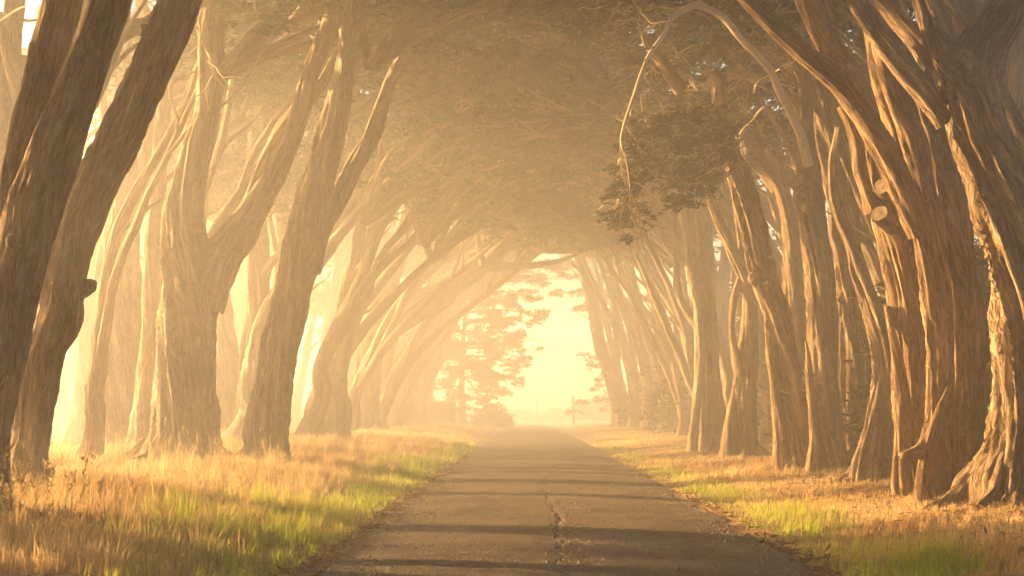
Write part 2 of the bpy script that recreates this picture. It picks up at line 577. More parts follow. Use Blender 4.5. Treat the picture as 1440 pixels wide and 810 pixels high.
def make_crown_proto(seed, reach=10.0, nb=6, low=0.0):
    """local +x leans over the road; z=0 is where the crown starts on the trunk"""
    rng = np.random.default_rng(seed)
    boughs, plates, twigs = [], [], []
    for b in range(nb):
        yy = rng.uniform(-3.6, 3.6)
        x1 = reach * rng.uniform(0.45, 1.0) * (1 if b < nb - 1 else -0.25)
        z1 = rng.uniform(3.0, 7.5)
        p = [(0, yy * 0.05, low), (x1 * 0.22, yy * 0.25, z1 * 0.42), (x1 * 0.55, yy * 0.65, z1 * 0.80), (x1 * 0.85, yy * 0.95, z1 * 0.98), (x1 * 1.05, yy * 1.1, z1 * 0.96)]
        r0 = rng.uniform(0.13, 0.22)
        boughs.append((p, [r0, r0 * 0.85, r0 * 0.6, r0 * 0.35, 0.03]))
        P, _ = catmull(p, [1] * 5, 0.25)
        for k in range(13):
            i = int(len(P) * (0.30 + 0.68 * rng.random()))
            i = min(i, len(P) - 1)
            a = rng.uniform(-math.pi, math.pi)
            ln = rng.uniform(0.6, 2.6)
            e = P[i] + np.array([math.cos(a) * ln, math.sin(a) * ln, rng.uniform(-0.4, 1.5)])
            twigs.append(([P[i], (P[i] + e) / 2 + rng.normal(0, 0.2, 3), e], [0.055, 0.035, 0.012]))
            if e[0] > 2.2 or rng.random() < 0.3:
                plates.append((e, rng.uniform(0.9, 1.9), (math.cos(a), math.sin(a))))
    return boughs, plates, twigs

TOP = 17.3
PROTOS = []
for s in range(5):
    b_, p_, t_ = make_crown_proto(100 + s)
    fol = foliage_mesh('crown', p_, 200 + s, fans=15, per=26, leaf=0.24)
    bm_ = [bark_mesh('bough', stem_arrays(p, r, 70, 300 + s * 10 + i, seg=9, lobes=0.1), M_BARK) for i, (p, r) in enumerate(b_)]
    tw = bark_mesh('twigs', join_arrays([stem_arrays(p, r, 70, 400 + i, seg=4, lobes=0, rough=0) for i, (p, r) in enumerate(t_)]), M_TWIG)
    PROTOS.append((fol, bm_, tw))

def add_crown(tree, loc, side, seed, scale=1.0, rz=0.0, zs=1.0):
    """side +1: the crown leans toward +x, -1 toward -x"""
    fol, bs, tw = PROTOS[seed % len(PROTOS)]
    mat = Matrix.Translation(loc) @ Matrix.Rotation(rz, 4, 'Z') @ Matrix.Diagonal((side * scale, scale * (1 if seed % 2 else -1), scale * zs, 1))
    zs = min(zs, max(0.35, (TOP - loc[2]) / (9.6 * scale)))
    mat = Matrix.Translation(loc) @ Matrix.Rotation(rz, 4, 'Z') @ Matrix.Diagonal((side * scale, scale * (1 if seed % 2 else -1), scale * zs, 1))
    def put(n, me, kind=None):
        o = link(n, me, tree, kind=kind)
        o.matrix_local = Matrix.Translation(-Vector(tree.location)) @ mat
        return o
    put('crown', fol)
    for m in bs:
        put('bough', m)
    put('twigs', tw, 'stuff')

# ------------------------------------------------------------------ trees
def tree_root(label, x, y, group, cat='cypress tree'):
    z = float(ground_z(x, y))
    o = link('cypress_tree', None, None, (x, y, z), label, cat, group)
    return o

def part(tree, name, arr, mat, parent=None, kind=None, label=None):
    """arr is in world coordinates; the child is stored relative to its tree"""
    v, q, t, b = arr
    v = v - np.array(tree.location)
    return link(name, bark_mesh(name, (v, q, t, b), mat), parent or tree, kind=kind, label=label)

def px_stem(pts, Y, dY0=0.0, dY1=0.0):
    """pts: (px, py, width_px) -> world points and radii at depth Y (+ a drift along the stem)"""
    n = len(pts)
    P, R = [], []
    for i, (px, py, w) in enumerate(pts):
        y = Y + dY0 + (dY1 - dY0) * i / max(1, n - 1)
        P.append(at(px, py, y))
        R.append(w * 0.5 * y / F_PX)
    return np.array(P), np.array(R)

def extend_up(P, R, length, bend=(0, 0, 0.4)):
    d = P[-1] - P[-2]
    d = d / np.linalg.norm(d) + np.array(bend)
    d /= np.linalg.norm(d)
    P = np.vstack([P, P[-1] + d * length * 0.5, P[-1] + d * length])
    R = np.concatenate([R, [R[-1] * 0.75, R[-1] * 0.4]])
    return P, R

def cut_face(tree, parent, c, nrm, r):
    nrm = np.array(nrm, float) / np.linalg.norm(nrm)
    a = np.cross(nrm, [0, 0, 1.0]); a /= np.linalg.norm(a)
    b = np.cross(nrm, a)
    th = np.linspace(0, 2 * math.pi, 20, endpoint=False)
    w = 1 + 0.09 * np.sin(th * 2 + 1) + 0.05 * np.sin(th * 5)
    ring = c + r * (np.cos(th)[:, None] * a + np.sin(th)[:, None] * b) * w[:, None]
    inner = c - nrm * r * 0.05 + 0.55 * r * (np.cos(th)[:, None] * a + np.sin(th)[:, None] * b) * w[:, None]
    v = np.vstack([ring, inner, [c + nrm * r * 0.02]])
    i = np.arange(20)
    j = np.roll(i, -1)
    q = np.stack([i, j, j + 20, i + 20], -1)
    t = np.stack([i + 20, j + 20, np.full(20, 40)], -1)
    link('cut_face', make_mesh('cut_face', v - np.array(tree.location), [q, t], M_CUT, False), parent)

def stub(tree, px, py, Y, rpx, out, length=0.35, mat=None):
    c = at(px, py, Y)
    r = rpx * Y / F_PX
    o = np.array(out, float) / np.linalg.norm(out)
    P = np.array([c - o * (length + r), c - o * length * 0.5, c])
    s = part(tree, 'limb_stub', stem_arrays(P, [r * 1.25, r * 1.08, r], Y, px * 0.1, closed=False, lobes=0.06), mat or M_BARK)
    cut_face(tree, s, c, o, r * 1.0)

def burl(tree, px, py, Y, rpx, seed):
    c = at(px, py, Y)
    r = rpx * Y / F_PX
    th, ph = np.meshgrid(np.linspace(0, 2 * math.pi, 22, endpoint=False), np.linspace(0.05, math.pi - 0.05, 12))
    d = np.stack([np.sin(ph) * np.cos(th), np.sin(ph) * np.sin(th), np.cos(ph)], -1)
    v = c + d * (r * (1 + 0.35 * vnoise(d * 2.2 + seed)))[..., None]
    i = np.arange(22 * 12).reshape(12, 22)
    q = np.stack([i[:-1], np.roll(i[:-1], -1, 1), np.roll(i[1:], -1, 1), i[1:]], -1).reshape(-1, 4)
    part(tree, 'burl', (v.reshape(-1, 3), q, np.zeros((0, 3), int), (d * r * np.array([1, 1, 1.0])).reshape(-1, 3) + seed), M_BARK)

def twig_spray(start, direction, length, rng, depth=3, r=0.02):
    """bare forking twigs; returns a list of (points, radii)"""
    out = []
    d = np.array(direction, float) / np.linalg.norm(direction)
    n = 5
    P = [np.array(start, float)]
    for i in range(n):
        d = d + rng.normal(0, 0.17, 3) + np.array([0, 0, -0.02])
        d /= np.linalg.norm(d)
        P.append(P[-1] + d * length / n)
    out.append((P, list(np.linspace(r, r * 0.45, n + 1))))
    if depth > 0:
        for k in range(3):
            i = rng.integers(1, n + 1)
            dd = P[i] - P[i - 1]
            dd = dd / np.linalg.norm(dd) + rng.normal(0, 0.65, 3)
            out += twig_spray(P[i], dd, length * rng.uniform(0.4, 0.65), rng, depth - 1, r * 0.6)
    return out

def twigs_part(tree, lst, depth, name='twigs', mat=None):
    arr = join_arrays([stem_arrays(p, r, depth, i * 0.37, seg=5, lobes=0, rough=0) for i, (p, r) in enumerate(lst)])
    return part(tree, name, arr, mat or M_TWIG, kind='stuff')

def add_roots(tree, c, r, Y, seed, mat, n=6):
    rng = np.random.default_rng(int(seed * 13) + 5)
    for k in range(n):
        a = -math.pi / 2 + (k - (n - 1) / 2) * 0.62 + rng.normal(0, 0.14)
        d = np.array([math.cos(a), math.sin(a), 0])
        ln = r * rng.uniform(1.5, 2.7)
        side = np.array([-d[1], d[0], 0]) * rng.normal(0, 0.22) * ln
        pts = []
        for f, h in ((0.25, 0.75), (0.8, 0.34), (1.15, 0.10), (1.6, 0.01), (2.2, -0.16)):
            p = c + d * (f / 2.2 * ln + 0.15 * r) + side * (f / 2.2) ** 2
            p[2] = float(ground_z(p[0], p[1])) + h * r
            pts.append(p)
        rr = r * rng.uniform(0.24, 0.36)
        part(tree, 'root', stem_arrays(np.array(pts), [rr * 0.9, rr, rr * 0.8, rr * 0.6, rr * 0.3], Y, seed + k * 1.9, rough=1.2, lobes=0.2, wobble=0.2), mat)

def traced_tree(label, group, trunk, limbs=(), side=1, seed=0, mat=None, flare=0.5, up=3.5, lean=0.0, crown=True, depth=None,
                crown_z=None, lit_pale_limbs=(), crown_scale=1.0, rough=1.0, lobes=0.14, limb_up=()):
    mat = mat or M_BARK
    Y = depth or base_depth(trunk[0][0], trunk[0][1])
    P, R = px_stem(trunk, Y, 0, lean)
    t = tree_root(label, P[0][0], Y, group)
    P = np.vstack([P[0] - np.array([0, 0, 0.5]), P])          # roots go into the soil
    R = np.concatenate([[R[0] * 1.05], R])
    if up:
        P, R = extend_up(P, R, up)
    arr = stem_arrays(P, R, Y, seed + 0.37, flare=flare, rough=rough, lobes=lobes, wobble=0.12)
    part(t, 'trunk', arr, mat)
    add_roots(t, np.array([P[1][0], Y, 0.0]), float(R[1]) * 1.05, Y, seed + 1, mat)
    for i, l in enumerate(limbs):
        d0, d1 = 0.0, 0.0
        pts = l
        if isinstance(l, tuple):
            pts, d0, d1 = l
        LP, LR = px_stem(pts, Y, d0, d1)
        if i in limb_up:
            LP, LR = extend_up(LP, LR, 3.0)
        LR = LR.copy()
        LR[0] *= 1.12
        if pts[0][1] > 612:                          # a fused rib: rooted in the soil, its top sinks into the trunk
            LP = np.vstack([LP[0] - np.array([0, 0, 0.6]), LP])
            LR = np.concatenate([[LR[0] * 1.15], LR])
            LP[-1][1] += LR[-1] * 1.5
            LR[-1] *= 0.5
        part(t, 'limb', stem_arrays(LP, LR, Y, seed + 1.7 * i + 2.2, rough=rough, lobes=lobes * 0.8, wobble=0.15), M_LIT_DEADWOOD if i in lit_pale_limbs else mat)  # listed limbs are coloured pale, as if sunlit
    if crown:
        top = P[-1] if crown_z is None else np.array([P[-1][0], Y, crown_z + 1.0])
        add_crown(t, Vector(top) - Vector((0, 0, 1.0)), side, seed, crown_scale, random.Random(seed).uniform(-0.4, 0.4))
    return t, Y

random.seed(5)
LG, RG = 'cypress trees lining the left side of the road', 'cypress trees lining the right side of the road'

# ---- left row, traced
t, Y = traced_tree('hazy forked cypress behind the two dark leaning trunks at the far left edge', LG,
    [(-14, 655, 60), (-16, 500, 52), (-14, 300, 48), (0, 200, 42), (8, 100, 34), (22, 0, 28)],
    [[(4, 190, 30), (22, 125, 24), (36, 80, 16)]], 1, 1, up=4, crown_z=8.2)
t, Y = traced_tree('nearest dark cypress at the left edge, splitting into two leaning trunks', LG, 
    [(-22, 722, 72), (-22, 660, 67), (-18, 600, 65), (4, 500, 69), (20, 400, 72), (44, 300, 76), (74, 220, 72), (108, 130, 58), (132, 60, 53), (154, 0, 52)],
    [([(10, 380, 48), (20, 290, 46), (36, 200, 45), (54, 130, 50), (72, 60, 54), (88, 0, 56), (104, -60, 50)], 0.1, 1.0)], 1, 2, crown_z=8.8, flare=0.55, up=4, rough=0.8)
burl(t, 20, 340, Y - 0.45, 11, 3)
t, Y = traced_tree('dark leaning cypress with shaggy bark and a knobby stub low on its right side', LG,
    [(44, 676, 62), (40, 640, 53), (45, 600, 50), (50, 560, 50), (62, 500, 55), (82, 450, 60), (92, 400, 57), (120, 300, 60), (164, 200, 58), (211, 100, 55), (252, 0, 55)],
    [[(96, 412, 29), (114, 406, 26), (127, 402, 21), (134, 403, 14)]], 1, 3, crown_z=8.9, depth=24.0, flare=0.75, up=4, rough=1.25)
burl(t, 204, 44, Y - 0.35, 9, 5)
burl(t, 128, 404, Y - 0.05, 8, 8)
tL3, Y = traced_tree('pale cypress with a broad ribbed base left of the twin trunk hazy cypress', LG,
    [(172, 634, 72), (168, 580, 62), (168, 500, 62), (166, 400, 58), (172, 300, 42), (178, 200, 32), (172, 100, 25), (164, 0, 20)],
    [[(180, 330, 26), (204, 250, 20), (212, 160, 16), (200, 60, 14), (196, 0, 12)]], 1, 4, mat=M_BARK_PALE, crown_z=10.0, flare=0.4, up=4, lobes=0.22)
tL4, Y = traced_tree('hazy cypress with stout double base and a long limb curving to the right', LG,
    [(252, 648, 92), (256, 600, 85), (262, 500, 79), (266, 430, 79), (262, 370, 68), (258, 300, 56), (270, 240, 45), (291, 150, 40), (297, 50, 36), (300, 0, 34)],
    [[(284, 430, 63), (306, 370, 56), (328, 338, 49), (356, 300, 40), (384, 250, 31), (406, 204, 25), (417, 170, 25), (440, 100, 24), (458, 50, 24), (475, 0, 25), (490, -50, 22)],
     ([(346, 300, 20), (362, 260, 20), (400, 178, 20), (445, 126, 19), (490, 60, 19), (536, 0, 20), (570, -40, 16)], 0.3, 1.2),
     ([(288, 650, 40), (284, 560, 36), (286, 460, 31), (290, 380, 22)], -0.35, 0)], 1, 0, mat=M_BARK_PALE, crown_z=10.0, flare=0.5, up=4, lobes=0.2)
rng = np.random.default_rng(11)
tw = []
for (x0, y0), (x1, y1), ln in (((276, 40), (300, 105), 1.3), ((300, 105), (345, 150), 1.0), ((300, 105), (278, 160), 1.1), ((290, 85), (335, 92), 0.9), ((280, 60), (300, 10), 0.6)):
    a, b = at(x0, y0, Y - 0.6), at(x1, y1, Y - 0.9)
    tw += twig_spray(a, b - a, np.linalg.norm(b - a) * 1.05, rng, 1, 0.024)
twigs_part(tL4, tw, Y, mat=M_LIT_DEADWOOD)
t, Y = traced_tree('hazy leaning cypress with a wide trunk forking above head height in mid left row', LG,
    [(378, 650, 60), (378, 600, 58), (396, 500, 51), (406, 450, 48), (416, 400, 46), (428, 350, 48), (436, 300, 44), (460, 200, 37), (484, 100, 33), (499, 0, 30)],
    [([(430, 380, 42), (452, 320, 35), (476, 280, 28), (500, 230, 26), (521, 190, 26), (540, 140, 19), (556, 100, 17), (588, 38, 12)], 0.2, 1.5),
     ([(360, 655, 26), (362, 600, 23), (382, 500, 19), (396, 420, 16), (404, 350, 14)], -0.4, -0.1)], 1, 6, mat=M_BARK_PALE, crown_z=10.2, flare=0.35, up=4, lobes=0.2)
t, Y = traced_tree('hazy cypress whose thick limb arches out over the road toward the bright opening', LG,
    [(512, 611, 50), (512, 580, 42), (516, 520, 40), (530, 460, 42), (552, 380, 30), (574, 300, 22), (596, 220, 18)],
    [[(524, 490, 40), (556, 450, 42), (590, 430, 40), (640, 398, 33), (690, 365, 25), (715, 335, 19), (730, 300, 13), (748, 268, 8)],
     ([(548, 440, 24), (575, 405, 22), (610, 370, 20), (660, 330, 16), (700, 285, 12), (740, 235, 9), (775, 200, 7), (802, 176, 4)], 0, -3),
     ([(706, 345, 14), (738, 343, 11), (780, 352, 10), (830, 348, 9), (885, 338, 5)], 0.2, 4),
     ([(680, 374, 14), (740, 374, 9), (790, 366, 7), (822, 352, 4)], 0.2, 3),
     ([(722, 318, 9), (740, 322, 9), (768, 308, 8), (796, 302, 7), (852, 309, 4)], 0, 2)], 1, 7, flare=0.3, up=3, depth=88)

# ---- left row, further trees: they lean over the road and fork low
def row_tree(label, group, x, y, side, seed, h=11.0, r=0.5, lean=0.35, stems=2, crown=True, mat=None, crown_scale=1.0, cz=None, pale=False):
    rng = np.random.default_rng(seed)
    t = tree_root(label, x, y, group)
    z0 = float(ground_z(x, y))
    hf = rng.uniform(0.9, 3.4)
    base = np.array([x, y, z0 - 0.4])
    fork = np.array([x + side * lean * hf * 0.45, y + rng.normal(0, 0.15), z0 + hf])
    tip = None
    for s in range(stems):
        ls = lean * rng.uniform(0.7, 1.4) + (0.12 * s)
        dy = rng.normal(0, 0.8)
        hh = h * rng.uniform(0.85, 1.1)
        j = rng.normal(0, 0.25, 3)
        P = [base, fork - np.array([0, 0, hf * 0.45]), fork, fork + np.array([side * ls * (hh - hf) * 0.28, dy * 0.35, (hh - hf) * 0.36]) + j * np.array([1, 1, 0]),
             fork + np.array([side * ls * (hh - hf) * 0.66, dy * 0.75, (hh - hf) * 0.70]) - j * 0.8 * np.array([1, 1, 0]),
             fork + np.array([side * ls * (hh - hf) * 1.12, dy, hh - hf])]
        rs = r * (0.72 if s else 0.8)
        R = [r * 1.08, r * 0.95, r * 0.82, rs * 0.72, rs * 0.5, rs * 0.28]
        if s:
            P, R = P[1:], [r * 0.5, rs * 0.8, rs * 0.66, rs * 0.45, rs * 0.22]
            P[0] = P[0] + np.array([0, 0, hf * 0.2])
        part(t, 'limb' if s else 'trunk', stem_arrays(np.array(P), R, y, seed + s * 1.3, flare=0.0 if s else 0.7, wobble=0.25, lobes=0.2), mat or M_BARK)
        tip = P[-1] if s == 0 else tip
        if s == 0 and 15 < y < 75:
            add_roots(t, np.array([x, y, 0.0]), r, y, seed, mat or M_BARK, 5)
        # a few bare side limbs
        for k in range(2 if y < 120 else 1):
            i = 3 + (k % 2)
            p = np.array(P[min(i, len(P) - 2)])
            d = np.array([side * rng.uniform(0.2, 1.0), rng.normal(0, 0.5), rng.uniform(0.5, 1.1)])
            ln = rng.uniform(1.5, 4.0)
            q = [p, p + d * ln * 0.4 + rng.normal(0, 0.15, 3), p + d * ln * 0.75 + rng.normal(0, 0.2, 3), p + d * ln + np.array([side * 0.4, 0, 0.3])]
            part(t, 'limb', stem_arrays(np.array(q), [rs * 0.3, rs * 0.24, rs * 0.16, 0.02], y, seed + k + 5.5, wobble=0.3), mat or M_BARK)
    if crown:
        z = cz if cz is not None else tip[2] - 1.5
        add_crown(t, Vector((tip[0] - side * 0.5, y, z)), side, seed, crown_scale, rng.uniform(-0.5, 0.5))
    return t

ONES = 'first second third fourth fifth sixth seventh eighth ninth tenth eleventh twelfth thirteenth fourteenth fifteenth sixteenth seventeenth eighteenth nineteenth'.split()
def ordinal(n):
    if n < 20:
        return ONES[n - 1]
    t, o = divmod(n, 10)
    return {2: 'twentieth', 3: 'thirtieth', 4: 'fortieth'}[t] if o == 0 else {2: 'twenty', 3: 'thirty', 4: 'forty'}[t] + '-' + ONES[o - 1]
ORD = ['first', 'second', 'third', 'fourth', 'fifth', 'sixth', 'seventh', 'eighth', 'ninth', 'tenth', 'eleventh', 'twelfth', 'thirteenth', 'fourteenth']
def crown_base(y):
    return max(8.6, 1.6 + 0.108 * y - 1.2)

for i, (x, y, ln, st) in enumerate([(-10.6, 58, 0.42, 3), (-9.4, 66, 0.5, 3), (-10.4, 74, 0.45, 3), (-9.4, 81, 0.5, 3), (-9.0, 92, 0.55, 3), (-9.6, 97, 0.5, 2), (-9.0, 103, 0.5, 2), (-9.4, 109, 0.5, 2),
                                    (-9.5, 116, 0.42, 2), (-9.0, 125, 0.4, 2), (-9.2, 135, 0.3, 2), (-9.4, 146, 0.2, 2)]):
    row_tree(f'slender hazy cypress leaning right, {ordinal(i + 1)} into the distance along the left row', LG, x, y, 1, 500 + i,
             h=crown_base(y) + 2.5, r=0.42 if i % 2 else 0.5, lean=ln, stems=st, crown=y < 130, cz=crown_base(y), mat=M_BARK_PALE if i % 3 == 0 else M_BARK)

# ---- left, more trunks behind and between the first
LBACK = [(118, 70, 0.05, 2, 0.6), (206, 46, 0.03, 1, 0.40), (252, 52, 0.03, 2, 0.45), (350, 60, 0.02, 1, 0.8), (236, 66, 0.0, 1, 0.6), (318, 70, 0.0, 1, 0.7), (384, 72, 0.02, 1, 0.6), (160, 62, 0.02, 1, 0.5), (30, 60, 0.04, 2, 0.6), (468, 68, 0.16, 2, 0.55)]
for px in range(20, 620, 25):
    LBACK.append((px + 9 * math.sin(px * 1.7), 118 + 16 * math.sin(px * 0.9) + px * 0.03, 0.03 + px * 0.0003, 1 + (px // 25) % 2, 0.85 + 0.2 * math.sin(px * 2.3)))
LBACK.sort()
for i, (px, Yd, lean, st, r) in enumerate(LBACK):
    x = float(at(px, 600, Yd)[0])
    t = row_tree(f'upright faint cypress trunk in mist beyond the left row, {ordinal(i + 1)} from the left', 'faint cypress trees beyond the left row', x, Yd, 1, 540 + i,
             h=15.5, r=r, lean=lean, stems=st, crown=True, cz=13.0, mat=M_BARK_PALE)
    if 61 < Yd < 75:
        add_crown(t, Vector((x, Yd, 9.0)), 1, i, 0.75, 0.3)
    if Yd > 75 and i % 2:
        add_crown(t, Vector((x, Yd, 7.5)), -1 if i % 4 == 1 else 1, i, 0.7, 0.5)

# ---- right row, traced
t, Y = traced_tree('massive dark cypress at the right edge with a wide forking crown limb and flared roots', RG,
    [(1424, 694, 115), (1436, 640, 101), (1446, 560, 95), (1450, 480, 97), (1448, 400, 99), (1426, 310, 90), (1378, 200, 72), (1357, 126, 70), (1322, 60, 43), (1300, 0, 36), (1282, -50, 32)],
    [[(1362, 150, 59), (1374, 90, 67), (1398, 45, 63), (1430, 0, 58), (1480, -50, 50)],
     [(1330, 175, 23), (1300, 128, 31), (1264, 86, 32), (1236, 48, 29), (1210, 6, 27), (1196, -30, 25)],
     ([(1312, 90, 31), (1290, 56, 31), (1262, 24, 29), (1234, -6, 27), (1210, -30, 23)], 0.2, 0.8)], -1, 0, mat=M_BARK, flare=0.6, up=3, rough=1.3, lobes=0.22)
t, Y = traced_tree('reddish brown cypress of several fused stems beside the massive dark cypress', RG,
    [(1342, 690, 56), (1350, 626, 45), (1358, 547, 40), (1358, 448, 41), (1342, 300, 45), (1320, 210, 43), (1294, 130, 41), (1270, 67, 40), (1250, 0, 38), (1236, -40, 34)],
    [([(1322, 690, 40), (1318, 620, 34), (1320, 560, 34), (1322, 497, 38), (1318, 423, 40), (1310, 359, 41), (1298, 300, 41), (1276, 200, 43), (1250, 126, 41), (1228, 17, 38), (1218, -40, 34)], -0.3, -0.3),
     ([(1296, 330, 31), (1274, 278, 31), (1252, 226, 32), (1226, 182, 32), (1178, 118, 29), (1134, 78, 26), (1100, 46, 24), (1062, 10, 22), (1030, -20, 20)], -0.5, -1.2),
     ([(1310, 600, 18), (1300, 628, 20), (1282, 638, 16), (1268, 640, 11)], -0.5, -0.9),
     ([(1372, 640, 22), (1374, 560, 23), (1374, 450, 22), (1366, 360, 16)], 0.2, 0.2),
     ([(1300, 700, 23), (1306, 640, 22), (1322, 585, 18), (1338, 540, 13)], -0.7, -0.6)], -1, 1, mat=M_BARK_RED, flare=0.5, up=3, rough=1.35, lobes=0.22)
t, Y = traced_tree('golden lit cypress with pale round cut limb stubs up its trunk', RG,
    [(1298, 690, 49), (1288, 640, 41), (1284, 596, 41), (1280, 473, 43), (1268, 399, 45), (1250, 300, 47), (1242, 269, 45), (1228, 201, 41), (1196, 120, 41), (1168, 71, 40), (1140, 0, 40), (1126, -40, 36)],
    [([(1228, 300, 22), (1214, 250, 20), (1204, 200, 18), (1184, 150, 14)], -0.3, -0.2),
     ([(1270, 690, 23), (1268, 610, 20), (1264, 520, 18), (1250, 430, 16)], -0.35, -0.2)], -1, 2, mat=M_BARK_RED, flare=0.4, up=3, rough=1.3, lobes=0.2)
for (a, b, r) in ((1240, 262, 13), (1236, 300, 12)):
    stub(t, a, b, Y - 0.62, r, (-0.60, -0.72, 0.30), 0.6)
t, Y = traced_tree('cypress with a broad ridged pyramid base and a slim stem bending left above it', RG,
    [(1236, 672, 70), (1238, 630, 58), (1242, 580, 47), (1244, 520, 40), (1238, 465, 34), (1216, 400, 25), (1196, 340, 21), (1180, 300, 18), (1172, 240, 16), (1180, 180, 13)],
    [([(1212, 668, 27), (1222, 620, 22), (1234, 560, 18), (1242, 500, 16)], -0.45, -0.1)], -1, 3, flare=0.55, up=0, rough=1.5, lobes=0.26, crown=False)
t, Y = traced_tree('ribbed straight cypress half hidden between the slim trunk and the pyramid base', RG,
    [(1200, 650, 59), (1202, 600, 52), (1201, 500, 47), (1196, 400, 41), (1184, 300, 38), (1164, 176, 38), (1150, 100, 34), (1124, 0, 32), (1112, -40, 29)],
    [], -1, 4, flare=0.4, up=3, rough=1.3, lobes=0.2)
tR6, Y6 = traced_tree('smooth slim cypress with a sunlit pale limb arching high over to the left', RG,
    [(1172, 662, 52), (1168, 620, 45), (1158, 520, 41), (1152, 400, 40), (1142, 300, 39), (1137, 250, 34), (1134, 200, 25), (1132, 100, 19), (1128, 0, 16), (1126, -40, 14)],
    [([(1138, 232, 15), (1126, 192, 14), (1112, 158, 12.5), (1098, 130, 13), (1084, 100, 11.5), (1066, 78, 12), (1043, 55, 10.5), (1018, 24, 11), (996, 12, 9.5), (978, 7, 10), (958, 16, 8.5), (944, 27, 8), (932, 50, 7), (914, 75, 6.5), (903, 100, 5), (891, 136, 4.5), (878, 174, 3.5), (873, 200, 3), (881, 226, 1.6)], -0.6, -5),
     ([(1146, 660, 22), (1146, 610, 16), (1140, 540, 13), (1134, 480, 7)], -0.35, -0.1)], -1, 5, lit_pale_limbs=(0,), mat=M_BARK, flare=0.5, up=3, rough=0.9)
rng = np.random.default_rng(77)
tw = []
for k, (x0, y0, dx, dy) in enumerate(((1066, 78, -30, 26), (1018, 24, 6, -30), (958, 16, -26, -16), (932, 50, 34, 22), (914, 75, -24, -20), (903, 100, 22, 30), (891, 136, -18, 26), (878, 174, 20, 36), (873, 200, -6, 60), (881, 226, 8, 70), (940, 30, -40, 10), (920, 66, -46, 20))):
    yk = Y6 - 0.9 - 3.9 * min(1.0, k / 9)
    a, b = at(x0, y0, yk), at(x0 + dx, y0 + dy, yk + rng.uniform(-0.5, 0.5))
    tw += twig_spray(a, b - a, 1.5 * np.linalg.norm(b - a), rng, 2, 0.022)
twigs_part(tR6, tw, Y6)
stub(tR6, 1120, 254, Y6 - 0.4, 11, (-0.6, -0.6, 0.3), 0.3)
burl(tR6, 1133, 292, Y6 - 0.42, 7, 2)
tR7, Y7 = traced_tree('leaning cypress with a snapped top and a broken lit side branch', RG,
    [(1122, 658, 47), (1116, 600, 40), (1110, 550, 38), (1096, 450, 36), (1080, 400, 38), (1054, 300, 34), (1040, 250, 31), (1022, 200, 25), (1013, 150, 22), (1012, 106, 20)],
    [([(1012, 118, 14), (1000, 103, 11), (992, 102, 10)], -0.1, -0.3), ([(1010, 112, 13), (1040, 106, 12), (1078, 114, 9)], 0, 0.4),
     ([(1100, 660, 20), (1096, 600, 16), (1086, 520, 13), (1078, 450, 9)], -0.3, -0.1)], -1, 6, lit_pale_limbs=(0, 1), flare=0.5, up=0, crown=False, rough=1.3)
burl(tR7, 1062, 392, Y7 - 0.4, 9, 4)
burl(tR7, 1082, 400, Y7 - 0.5, 7, 6)
t, Y = traced_tree('dark crooked cypress behind the slim one with a broken pale limb end', RG,
    [(1122, 640, 36), (1120, 520, 32), (1114, 400, 29), (1112, 320, 23), (1096, 262, 20), (1072, 236, 18), (1047, 222, 15)],
    [([(1096, 265, 22), (1064, 220, 23), (1040, 185, 22), (1016, 150, 18), (1000, 110, 13)], 0.3, 0.8),
     ([(1112, 320, 13), (1100, 235, 9), (1095, 212, 8)], 0.1, 0)], -1, 7, flare=0.4, up=0, crown=False, depth=Y7 + 6)
tR8, Y8 = traced_tree('slender multi stemmed cypress with legs like stilts near the middle of the right row', RG,
    [(1004, 632, 36), (1000, 580, 29), (998, 500, 24), (994, 400, 22), (987, 300, 20), (975, 200, 16), (964, 110, 12)],
    [([(976, 634, 18), (979, 590, 14), (984, 520, 15), (983, 440, 14), (976, 390, 18), (963, 300, 18), (946, 210, 15), (930, 110, 11)], -0.3, -0.3),
     ([(990, 634, 13), (989, 560, 10), (986, 470, 9), (984, 400, 8)], -0.5, -0.3),
     ([(1018, 632, 18), (1012, 560, 13), (1000, 460, 9)], -0.4, -0.1)], -1, 8, mat=M_BARK_PALE, flare=0.3, up=3, rough=1.2)
t, Y = traced_tree('cypress with a looping double stem between the stilt legged and leaning cypresses', RG,
    [(1046, 645, 49), (1046, 590, 36), (1048, 530, 31), (1054, 460, 22), (1048, 400, 16), (1028, 350, 16), (1006, 300, 16), (986, 220, 14), (972, 140, 11)],
    [([(1040, 530, 14), (1030, 470, 10), (1032, 420, 9), (1042, 385, 9), (1040, 330, 9), (1030, 260, 8)], -0.2, 0.2),
     ([(1024, 645, 20), (1028, 590, 16), (1036, 530, 13)], -0.4, -0.1)], -1, 9, mat=M_BARK, flare=0.4, up=3, rough=1.2)

